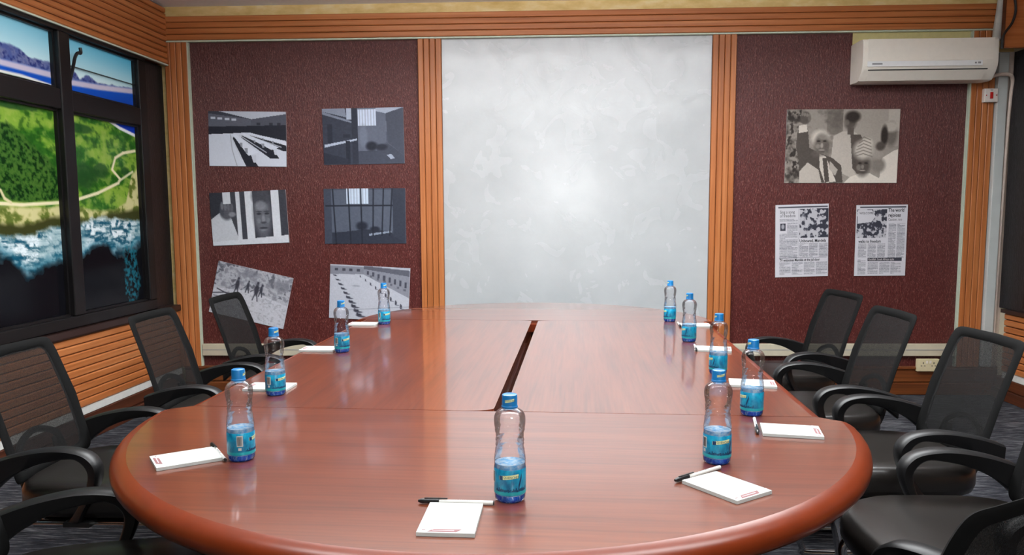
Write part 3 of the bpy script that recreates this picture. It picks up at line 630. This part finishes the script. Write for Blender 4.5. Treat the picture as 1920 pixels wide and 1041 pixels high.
# ------------------------------------------------------------------ conference table
TZ = .7334
TANG = -math.atan(.0581)
table = thing('conference_table', 'long reddish-brown conference table with rounded ends and a cable slot', 'table', (-.0590, 3.0, 0), TANG)
VF, VB, HW = -.862, 1.0, .893       # front joint, far joint, half width of the straight part (table's own axes)
def slab(name, outline, mat, arc, clamp=None):
    """top slab: flat inner polygon plus a bull-nose along the points where arc is True"""
    n = len(outline); P = [Vector((x, y, 0)) for x, y in outline]; nr = []
    for i in range(n):
        a, b = P[i-1], P[(i+1) % n]
        if not arc[i]: nr.append(Vector((0, 0, 0))); continue
        if not arc[i-1]: tg = P[(i+1) % n]-P[i]
        elif not arc[(i+1) % n]: tg = P[i]-P[i-1]
        else: tg = b-a
        nr.append(Vector((tg.y, -tg.x, 0)).normalized())
    if clamp: nr[0] = Vector((math.copysign(1, P[0].x), 0, 0)); nr[-1] = Vector((math.copysign(1, P[-1].x), 0, 0))
    cl = lambda p: tuple(p) if not clamp else (p.x, min(p.y, clamp[0]) if clamp[1] < 0 else max(p.y, clamp[0]), p.z)
    prof = [(-.036, 0), (-.022, -.003), (-.009, -.010), (-.002, -.019), (0, -.029), (-.002, -.040), (-.010, -.051), (-.024, -.058), (-.05, -.060)]
    top = MB(); top.rings([[cl(P[i]+nr[i]*-.036+Vector((0, 0, TZ))) for i in range(n)], [cl(P[i]+nr[i]*-.05+Vector((0, 0, TZ-.055))) for i in range(n)]])
    o = top.build(name, mat, table)
    idx = [i for i in range(n) if arc[i]]
    ed = MB(); ed.rings([[cl(P[i]+nr[i]*a+Vector((0, 0, TZ+b))) for a, b in prof] for i in idx], True, True)
    e = ed.build('edge_band', M['table_edge'], o, 60)
    return o
def half(a, b, v0, sgn, n=48, p=2.0):
    pts = []
    for k in range(n+1):
        th = PI*k/n; c_, s_ = math.cos(th), math.sin(th)
        pts.append((a*math.copysign(abs(c_)**(2/p), c_)*(1 if sgn > 0 else -1), v0+sgn*b*abs(s_)**(2/p)))
    return pts
fo = [(-.905, VF-.002), (-.935, VF-.010), (-.951, VF-.034)] + [q for q in half(.955, .955, VF-.002, -1) if q[1] < VF-.06] + [(.951, VF-.034), (.935, VF-.010), (.905, VF-.002)]                       # goes from -x round the front to +x
slab('end_top', fo, M['table_x'], [True]*len(fo), (VF-.001, -1))
bo = half(.93, .835, VB+.002, 1)
slab('end_top', bo, M['table_x'], [True]*len(bo), (VB+.001, 1))
SX0, SX1 = .000, .032               # the cable slot
def mid(x_out, x_in, s):
    r = .05; pts = [(x_in+s*r*1.6, VF+.001)]
    for k in range(7): a_ = PI/2*k/6; pts.append((x_in+s*(r*1.6*(1-math.sin(a_))), VF+.001+.032*(1-math.cos(a_))))
    for k in range(7): a_ = PI/2*k/6; pts.append((x_in+s*(r*1.6*(1-math.cos(a_))), VB-.001-.032*(1-math.sin(a_))))
    pts += [(x_out, VB-.001), (x_out, VF+.001)]
    arc = [False]*(len(pts)-2)+[True, True]
    if s < 0: pts = pts[::-1]; arc = arc[::-1]
    return pts, arc
for s, xi, xo in ((-1, SX0, -HW), (1, SX1, HW)):
    pts, arc = mid(xo, xi, s)
    if s > 0: pts = pts[::-1]; arc = arc[::-1]
    # keep the ring counter-clockwise
    A_ = sum(pts[i-1][0]*pts[i][1]-pts[i][0]*pts[i-1][1] for i in range(len(pts)))
    if A_ < 0: pts = pts[::-1]; arc = arc[::-1]
    slab('side_top', pts, M['table_y'], arc)
# brown trough under the slot and panel legs
MB().box(SX0-.09, SX1+.09, VF-.02, VB+.02, TZ-.13, TZ-.12).build('cable_trough', M['table_dark'], table)
MB().box(SX0-.012, SX0-.002, VF+.04, VB-.04, TZ-.119, TZ-.061).build('trough_side', M['table_edge'], table)
MB().box(SX1+.002, SX1+.012, VF+.04, VB-.04, TZ-.119, TZ-.061).build('trough_side', M['table_dark'], table)
MB().box(SX0-.075, SX1+.075, VB-.034, VB-.001, TZ-.054, TZ-.016).build('trough_end', M['table_edge'], table)
MB().box(SX0-.075, SX1+.075, VF+.001, VF+.034, TZ-.054, TZ-.016).build('trough_end', M['table_edge'], table)
for lx in (-.70, .62):
    for y0, y1 in ((-1.0, -.80), (1.0, 1.2)):
        MB().box(lx, lx+.045, y0, y1, 0, TZ-.061).build('panel_leg', M['table_dark'], table)
MB().box(-.655, .62, -.93, -.905, .12, TZ-.061).build('modesty_panel', M['table_dark'], table)
MB().box(-.655, .62, 1.10, 1.125, .12, TZ-.061).build('modesty_panel', M['table_dark'], table)
for lx in (-.30, .26): MB().box(lx, lx+.04, VF+.05, VB-.05, .1, TZ-.131).build('apron', M['table_dark'], table)
for lx in (-.56, .50): MB().box(lx, lx+.045, -.32, .38, 0, TZ-.061).build('panel_leg', M['table_dark'], table)

# ------------------------------------------------------------------ chairs (own axes: +X forward, origin on the floor under the seat)
def back_pt(s, t_):
    z = .47+.40*t_; x = -.232-.125*t_**1.35+.022*s*s; hw = .192+.018*math.sin(PI*min(1, .25+t_*.62))
    return Vector((x, s*hw, z))
def make_chair():
    t = thing('conference_chair', 'x', 'chair')
    # seat cushion: superellipse rings with a dished top and a waterfall front
    rings = []
    def ring(sc, z, drop):
        pts = []
        for k in range(36):
            th = 2*PI*k/36; c_, s_ = math.cos(th), math.sin(th)
            x = .02+.265*sc*math.copysign(abs(c_)**.55, c_); y = .235*sc*math.copysign(abs(s_)**.55, s_)
            f = max(0, (x-.12)/.17); pts.append((x, y, z-drop*f*f))
        return pts
    rings = [ring(.86, .378, 0), ring(.97, .388, .01), ring(1.0, .41, .015), ring(1.0, .450, .022), ring(.97, .470, .028), ring(.89, .480, .03), ring(.6, .476, .03), ring(.25, .474, .02), ring(.02, .474, 0)]
    MB().rings(rings).build('seat', M['leather'], t, 70)
    # backrest frame: flattened ring
    N = 56; out = []; inn = []
    for k in range(N):
        th = 2*PI*k/N; c_, s_ = math.cos(th), math.sin(th); e = .13
        S_, T_ = math.copysign(abs(c_)**e, c_), .5+.5*math.copysign(abs(s_)**e, s_)
        out.append(back_pt(S_, T_)); inn.append(back_pt(S_*.77, .5+(T_-.5)*.84))
    dx = Vector((.0055, 0, .001)); f = MB()
    R = []
    for k in range(N):
        o_, i_ = out[k], inn[k]; m1 = o_*.86+i_*.14; m2 = o_*.14+i_*.86
        R.append([o_, m1+dx, m2+dx, i_, m2-dx*.7, m1-dx*.7])
    R.append(R[0]); f.rings([[tuple(p) for p in r_] for r_ in R], True, False)
    f.build('backrest_frame', M['mesh_frame'], t, 60)
    g = MB(); nu, nv = 13, 15
    g.v = [tuple(back_pt(-.90+1.8*i/(nu-1), .035+.93*j/(nv-1))+Vector((.004, 0, 0))) for j in range(nv) for i in range(nu)]
    g.f = [(j*nu+i, j*nu+i+1, (j+1)*nu+i+1, (j+1)*nu+i) for j in range(nv-1) for i in range(nu-1)]
    g.build('mesh_panel', M['mesh'], t, True)
    # lumbar arch behind the mesh
    MB().tube(catmull([tuple(back_pt(-.55, .05)+Vector((-.022, 0, 0))), tuple(back_pt(-.45, .22)+Vector((-.024, 0, 0))), tuple(back_pt(0, .30)+Vector((-.024, 0, 0))), tuple(back_pt(.45, .22)+Vector((-.024, 0, 0))), tuple(back_pt(.55, .05)+Vector((-.022, 0, 0)))], 5), .011, 8).build('lumbar_arch', M['plastic_black'], t, True)
    for s in (-1, 1): MB().tube(catmull([(-.13, .10*s, .385), (-.215, .10*s, .395), (-.252, .10*s, .44), (-.272, .10*s, .54)], 4), .013, 8).build('back_bracket', M['plastic_black'], t, True)
    # arms: closed band from the back round the front and down to the seat
    oc = catmull([(-.246, 0, .565), (-.17, 0, .588), (-.08, 0, .603), (-.01, 0, .603), (.042, 0, .588), (.070, 0, .555), (.070, 0, .515), (.048, 0, .46), (.018, 0, .41), (.0, 0, .375)], 5)
    ic = catmull([(-.246, 0, .475), (-.190, 0, .520), (-.11, 0, .557), (-.02, 0, .574), (.015, 0, .566), (.036, 0, .540), (.036, 0, .508), (.016, 0, .453), (-.016, 0, .405), (-.04, 0, .375)], 5)
    n = len(oc)
    for s in (-1, 1):
        R = []
        for k in range(n):
            q = k/(n-1); w_ = .027-.011*max(0, (q-.5)/.5); y = .242*s-.012*s*max(0, (q-.6)/.4)
            o_, i_ = oc[k], ic[k]; d_ = (i_-o_); L = d_.length; e = d_/L; c1 = min(.006, L*.25)
            R.append([tuple(Vector((0, y+a*w_, 0))+o_+e*b) for a, b in ((-.7, 0), (.7, 0), (1, c1), (.75, L-c1), (.5, L), (-.5, L), (-.75, L-c1), (-1, c1))])
        MB().rings(R).build('armrest', M['plastic_black'], t, 50)
        MB().box(-.05, .03, min(.20*s, .245*s), max(.20*s, .245*s), .364, .378).build('arm_bracket', M['plastic_black'], t)
    # cantilever frame of bent chrome tube
    r = .0125; side = lambda y: [(-.16, y, .360), (.16, y, .360), (.215, y, .352), (.238, y, .318), (.222, y, .22), (.20, y, .09), (.185, y, .035), (.15, y, r+.001), (-.20, y, r+.001)]
    L_ = catmull(side(.205), 4); Rr = catmull(side(-.205), 4)
    rear = [(-.24, .195, r+.001), (-.262, .16, r+.001), (-.262, -.16, r+.001), (-.24, -.195, r+.001)]
    MB().tube(list(L_)+rear+list(Rr)[::-1], r, 10).build('cantilever_frame', M['chrome'], t, True)
    MB().box(-.14, .14, -.19, .19, .345, .374).build('seat_pan', M['plastic_black'], t)
    return t
chair0 = make_chair()
CH = [(1.255, 4.03, 186, 'black mesh conference chair at right, farthest, nearest the newspaper pages'),
      (1.165, 3.30, 181, 'black mesh conference chair at right, second from the wall, overlapping the farthest'),
      (1.190, 2.66, 181, 'black mesh conference chair at right, third from the wall, right of the socket'),
      (1.120, 1.99, 180, 'black chair at right with glossy leather seat showing, its back cut by the frame'),
      (.570, 1.450, 124, 'nearest black chair at right, seen from behind at the bottom corner'),
      (-1.245, 3.97, -2, 'black mesh conference chair at left in front of the tilted quarry photo'),
      (-1.29, 3.28, -1, 'black mesh conference chair at left, third from the camera, before the wooden post'),
      (-1.335, 2.44, 0, 'black mesh conference chair at left, second from the camera, against the orange wainscot'),
      (-1.00, 1.63, 14, 'nearest black chair at left, only armrest and seat corner in view')]
for i, (x, y, a, lb) in enumerate(CH):
    o = chair0 if i == 0 else copy_tree(chair0)
    o.location = (x, y, 0); o.rotation_euler = (0, 0, math.radians(a)); tag(o, lb, 'chair', 'chairs around the conference table')

# ------------------------------------------------------------------ water bottles
def bend(me, R, ang0, z0):
    for v in me.vertices:
        a = ang0+v.co.x/R; z = z0+v.co.y; v.co = Vector((R*math.cos(a), R*math.sin(a), z))
    return me
def band(R, a0, a1, z0, z1, n=10, th=.0002, skew=0):
    m = MB(); m.rings([[(R*math.cos(a), R*math.sin(a), z) for a, z in ((a0+(a1-a0)*k/n, z0+skew*k/n), (a0+(a1-a0)*k/n, z1+skew*k/n))] + [((R-th)*math.cos(a), (R-th)*math.sin(a), z) for a, z in ((a0+(a1-a0)*k/n, z1+skew*k/n), (a0+(a1-a0)*k/n, z0+skew*k/n))] for k in range(n+1)]); return m
def make_bottle():
    t = thing('water_bottle', 'x', 'bottle')
    prof = [(.020, .003), (.0255, .0), (.0290, .004), (.0300, .013), (.0300, .066), (.0298, .074), (.0302, .080), (.0296, .086), (.0284, .094), (.0272, .103), (.0264, .112), (.0262, .119), (.0268, .127), (.0282, .137), (.0296, .147), (.0302, .155), (.0298, .161), (.0284, .1665), (.0250, .172), (.0200, .1755), (.0150, .178), (.0128, .180), (.0125, .190)]
    pp = []
    for (a, b), (c_, d_) in zip(prof[:-1], prof[1:]):
        for k in range(3):
            q = k/3; z = b+(d_-b)*q; rr = a+(c_-a)*q
            if .098 < z < .142: rr += .0006*math.sin((z-.098)/.0088*2*PI)
            pp.append((rr, z))
    pp.append(prof[-1]); m = MB(); N = 40
    rings = []
    for rr, z in pp:       # slight spiral facets on the waist
        k_ = max(0, 1-abs(z-.118)/.028)*.0011
        rings.append([((rr+k_*math.sin(6*2*PI*k/N+z*260))*math.cos(2*PI*k/N), (rr+k_*math.sin(6*2*PI*k/N+z*260))*math.sin(2*PI*k/N), z) for k in range(N)])
    m.rings(rings, True, False).build('body', M['pet'], t, True)
    MB().lathe([(.0002, .014), (.018, .0135), (.0288, .0135), (.0290, .02), (.0290, .066), (.0288, .0735), (.024, .0722), (.0002, .072)], 32, True).build('water', M['water'], t, 50)
    MB().lathe([(.0002, .006), (.012, .0045), (.021, .0025), (.0252, .0015), (.0282, .006), (.0288, .0130), (.0002, .0132)], 30, True).build('foot', M['foot'], t, 50)  # bottom piece carrying the painted caustic blue
    cp = MB(); cp.lathe([(.0156, .1795), (.0158, .1825), (.0150, .1835), (.0147, .185), (.0147, .2015), (.0140, .2042), (.0120, .205), (.0002, .205)], 36, True)
    c_ = cp.build('cap', M['cap'], t, 40)
    cb = MB()
    for a0, a1 in ((-.62, .62),): cb = band(.01495, a0, a1, .1905, .1955, 10, .0003, .003)
    cb.build('badge', M['pill'], c_, True)
    link('lettering', bend(text_mesh('QUENCHER', .0042, 1.0, 'CENTER'), .01503, .06, .1934), M['label_dark'], c_)
    lb = MB(); lb.rings([[(R_*math.cos(2*PI*k/40), R_*math.sin(2*PI*k/40), z) for k in range(40)] for R_, z in ((.0303, .0155), (.0306, .016), (.0306, .0645), (.0303, .065))], True, False)
    l_ = lb.build('label', M['label'], t, True)
    band(.03075, -PI, PI, .0165, .0225, 40).build('label_band', M['label_edge'], l_, True)
    band(.03085, -.72, .55, .0460, .0535, 14, .0003, .004).build('badge', M['pill'], l_, True)
    MB().add(*[(lambda m_: (m_.v, m_.f))(band(.0310, -.70+.0, -.46, .0462, .0540, 4, .0002))][0]).build('badge_disc', M['label_dark'], l_, True)
    link('lettering', bend(text_mesh('QUENCHER', .0072, .82, 'LEFT'), .03105, -.42, .0492), M['label_dark'], l_)
    band(.0309, -1.62, -1.18, .036, .060, 6).build('barcode_patch', M['paper'], l_, True)
    bar = MB(); rs = random.Random(3); a = -1.58
    while a < -1.24:
        wd = rs.choice((.014, .022, .03)); b_ = band(.03105, a, a+wd, .038, .058, 1); bar.add(b_.v, b_.f); a += wd+rs.choice((.016, .026))
    bar.build('barcode', M['ink'], l_)
    band(.0309, -1.52, -1.30, .027, .033, 4).build('recycling_mark', M['paper'], l_, True)
    # navy splash drawing along the lower edge of the label
    sp = MB(); rs = random.Random(8)
    for k in range(26):
        a = -1.0+k*.085; h = .002+.006*abs(math.sin(k*1.7))*rs.uniform(.4, 1); b_ = band(.03095, a, a+.06, .0232, .0236+h, 1, .0002, rs.uniform(-.001, .002)); sp.add(b_.v, b_.f)
    b_ = band(.03095, .55, .78, .026, .036, 4, .0002, .022); sp.add(b_.v, b_.f)
    sp.build('splash_print', M['label_dark'], l_)
    return t
bottle0 = make_bottle()
BT = [(-.043, 1.465, 0, 'water bottle standing alone nearest the camera, beside the front notepad'),
      (-.653, 1.703, 75, 'nearest water bottle on the left side of the table'),
      (-.782, 2.336, 42, 'second water bottle from the camera on the left side'),
      (-.757, 3.080, 38, 'third water bottle from the camera on the left side'),
      (-.735, 3.868, 34, 'farthest water bottle on the left, before the prison yard photo'),
      (.690, 3.955, -65, 'farthest water bottle on the right, before the white panel'),
      (.664, 3.336, -62, 'second farthest water bottle on the right side of the table'),
      (.629, 2.660, -66, 'third farthest water bottle on the right, standing behind a nearer cap'),
      (.592, 2.112, -60, 'water bottle on the right with a pen at its foot'),
      (.404, 1.700, 22, 'nearest water bottle on the right, just behind a pen and notepad')]
for i, (x, y, a, lb) in enumerate(BT):
    o = bottle0 if i == 0 else copy_tree(bottle0)
    o.location = (x, y, TZ+.0005); facing = math.atan2(-y, -x); o.rotation_euler = (0, 0, facing+math.radians(a)); tag(o, lb, 'bottle', 'water bottles on the table')

# ------------------------------------------------------------------ notepads (own axes: +Y towards the top edge) and pens
def make_pad():
    t = thing('notepad', 'x', 'notepad'); w_, h_, th = .100, .140, .007
    MB().box(-w_/2, w_/2, -h_/2, h_/2, 0, th).build('page_block', M['paper'], t)
    f = MB().prism([(-.032, -.066), (.018, -.066), (.026, -.054), (-.022, -.054)], fnZ, th, th+.0003).build('footer_bar', M['pad_maroon'], t)
    s = MB()
    MB().box(-.024, .014, -.0612, -.0590, th+.0003, th+.0005).build('footer_line', M['pad_pink'], f)
    for k in range(3):
        x = .024+.009*k
        MB().prism([(x, -.066), (x+.004, -.066), (x+.010, -.054), (x+.006, -.054)], fnZ, th, th+.0003).build('footer_stripe', M['pad_pink'], t)
    MB().box(-.042, -.036, -.060, -.058, th, th+.0003).build('crest_mark', M['pad_maroon'], t)
    return t
def make_pen():
    t = thing('pen', 'x', 'pen'); r = .0042; L = .145      # +X from the cap to the tail
    MB().tube([(.030, 0, r), (.142, 0, r)], r, 10).build('barrel', M['pen_white'], t, 50)
    MB().tube([(.142, 0, r), (.1445, 0, r)], r*.9, 10).build('end_plug', M['pen_black'], t, 50)
    MB().tube([(0, 0, r+.001), (.006, 0, r+.0012), (.022, 0, r+.0012), (.040, 0, r+.0012)], [.0026, .0046, .0052, .0053], 12).build('cap', M['pen_black'], t, 50)
    MB().box(.012, .056, -.0016, .0016, r*2+.0016, r*2+.0034).build('clip', M['pen_black'], t)
    p = MB(); rs = random.Random(2); x = .066
    while x < .098:
        wd = rs.choice((.0012, .002, .0026)); p.box(x, x+wd, -.0014, .0012, r*2-.0002, r*2+.0002); x += wd+rs.choice((.0009, .0014, .003))
    p.build('print', M['ac_grey'], t)
    return t
pad0 = make_pad()
PADS = [((-.148, 1.284), (-.142, 1.421), 'notepad nearest the camera, lying beside the front bottle'),
        ((-.831, 1.654), (-.717, 1.731), 'notepad nearest the camera on the left side'),
        ((.4225, 1.473), (.343, 1.585), 'angled notepad in front of the nearest right bottle'),
        ((.710, 1.922), (.572, 1.951), 'notepad on the right, near the front table joint'),
        ((.7625, 2.472), (.630, 2.498), 'notepad on the right between two bottles, second from the joint'),
        ((.783, 3.105), (.650, 3.135), 'notepad on the right, second farthest from the camera'),
        ((.8525, 3.785), (.715, 3.790), 'farthest notepad on the right side of the table'),
        ((-.897, 2.424), (-.759, 2.418), 'second notepad from the camera on the left side'),
        ((-.928, 3.126), (-.790, 3.118), 'third notepad from the camera on the left side'),
        ((-.905, 3.845), (-.767, 3.839), 'farthest notepad on the left side of the table')]
for i, (a, b, lb) in enumerate(PADS):
    o = pad0 if i == 0 else copy_tree(pad0); c_ = (Vector((*a, 0))+Vector((*b, 0)))/2; d_ = Vector(b)-Vector(a)
    o.location = (c_.x, c_.y, TZ+.0005); o.rotation_euler = (0, 0, math.atan2(d_.y, d_.x)-PI/2); tag(o, lb, 'notepad', 'notepads on the table')
pen0 = make_pen()
PENS = [((-.216, 1.437), (-.073, 1.431), 'black-capped pen along the top of the front notepad'),
        ((-.762, 1.800), (-.679, 1.676), 'black-capped pen at the end of the nearest left notepad'),
        ((.288, 1.560), (.397, 1.648), 'black-capped pen along the top edge of the angled notepad'),
        ((.553, 1.915), (.585, 2.062), 'black-capped pen touching the foot of a right bottle'),
        ((.643, 3.078), (.664, 3.222), 'black-capped pen at the second farthest right notepad'),
        ((.703, 3.735), (.716, 3.877), 'black-capped pen at the farthest right notepad')]
for i, (a, b, lb) in enumerate(PENS):
    o = pen0 if i == 0 else copy_tree(pen0); d_ = Vector(b)-Vector(a)
    o.location = (a[0], a[1], TZ+.0005); o.rotation_euler = (0, 0, math.atan2(d_.y, d_.x)); tag(o, lb, 'pen', 'pens on the table')

# ------------------------------------------------------------------ air conditioner and its services
ac = thing('air_conditioner', 'ivory wall-mounted air conditioner above the sepia group photo', 'air conditioner', (2.15, D, 0))
AW = .862
prof = [(-.010, 2.125), (-.010, 2.385), (-.16, 2.390), (-.196, 2.386), (-.208, 2.374), (-.212, 2.33), (-.212, 2.235), (-.206, 2.205), (-.19, 2.175), (-.165, 2.145), (-.15, 2.128), (-.12, 2.122)]
m = MB(); xs = [(0, .985), (.006, .997), (.014, 1), (AW-.014, 1), (AW-.006, .997), (AW, .985)]
m.rings([[(x, -.1+(y+.1)*s_, 2.255+(z-2.255)*s_) for y, z in prof] for x, s_ in xs]); m.build('housing', M['ac_white'], ac, 30)
MB().box(.03, AW-.03, -.2145, -.2125, 2.246, 2.384).build('front_panel', M['ac_white'], ac)
b_ = MB().box(.03, AW-.10, -.2142, -.2125, 2.210, 2.243).build('display_band', M['ac_band'], ac)
MB().box(.06, .125, -.2150, -.2143, 2.222, 2.232).build('name_mark', M['ac_grey'], b_)
MB().box(AW-.150, AW-.138, -.2150, -.2143, 2.222, 2.232).build('indicator', M['ac_grey'], b_); MB().box(AW-.13, AW-.112, -.2150, -.2143, 2.222, 2.233).build('indicator', M['ac_grey'], b_)
MB().prism([(-.1990, 2.186), (-.1965, 2.184), (-.1555, 2.131), (-.1575, 2.128)], fnX, .045, AW-.07).build('air_flap', M['ac_white'], ac)
MB().prism([(-.2030, 2.1935), (-.2020, 2.1900), (-.1985, 2.1865), (-.1985, 2.190)], fnX, .04, AW-.06).build('flap_gap', M['ac_slot'], ac)
pl = thing('pipe_bundle', 'white lagged air conditioner pipes rising to the ceiling', 'pipe', (3.075, D-.07, 2.395))
MB().tube(catmull([(0, 0, 0), (.004, 0, .08), (.012, -.005, .18), (.02, -.01, .315)], 5), .030, 12).build('lagging', M['lagging'], pl, True)
for k, (dx, rr) in enumerate(((.045, .008), (.062, .006))):
    MB().tube(catmull([(dx, -.01, -.02), (dx+.012, -.01, .08), (dx+.03, -.012, .2), (dx+.04, -.012, .315)], 5), rr, 8).build('copper_line', M['trunk'], pl, True)
tag(MB().tube(catmull([(2.990, 5.275, 2.30), (2.990, 5.275, 2.36), (3.005, 5.275, 2.40), (3.045, 5.275, 2.46), (3.062, 5.275, 2.54), (3.045, 5.275, 2.64), (3.035, 5.275, 2.712)], 7), .008, 8).build('black_cable', M['plastic_black'], None, True), 'black cable hanging at the right wall corner', 'cable')
tk = rbox(3.108, 3.172, D-.055, D-.012, .2, 2.32, .004, 2).build('cable_trunking', M['trunk'], None, False); tag(tk, 'grey-white vertical cable trunking beside the right wooden post', 'trunking')
tag(MB().tube(catmull([(3.03, D-.075, 2.150), (3.06, D-.085, 2.163), (3.12, D-.085, 2.172), (3.175, D-.075, 2.165), (3.196, D-.06, 2.13), (3.200, D-.045, 2.05), (3.196, D-.035, 1.8), (3.192, D-.030, 1.2), (3.188, D-.030, .6), (3.186, D-.030, .2)], 6), .012, 10).build('drain_hose', M['hose'], None, True), 'pinkish drain hose looping over the vertical trunking', 'hose')
sw = thing('wall_switch', 'white isolator switch with red rocker below the air conditioner', 'switch', (3.062, D-.03, 2.04))
rbox(-.045, .045, -.035, 0, -.045, .045, .004, 2).build('plate', M['switch'], sw); MB().box(-.009, .009, -.040, -.0351, -.022, .02).build('rocker', M['red'], sw)
for s in (-1, 1): MB().box(s*.033-.003, s*.033+.003, -.0362, -.0351, -.004, .004).build('screw', M['red'], sw)
MB().box(-.008, .008, -.0362, -.0351, .032, .035).build('legend', M['ac_slot'], sw)
sk = thing('wall_socket', 'cream double socket under the white trunking on the right', 'socket', (2.740, D-.037, .212))
rbox(-.075, .075, -.03, 0, -.043, .043, .004, 2).build('plate', M['socket'], sk)
for s in (-1, 1):
    for dx, dz, ww, hh in ((0, .016, .003, .006), (-.011, -.004, .005, .003), (.011, -.004, .005, .003)):
        MB().box(s*.036+dx-ww, s*.036+dx+ww, -.0312, -.0301, dz-hh, dz+hh).build('pin_hole', M['ac_slot'], sk)
    MB().box(s*.012-.006, s*.012+.006, -.034, -.0301, .014, .032).build('rocker', M['switch'], sk)
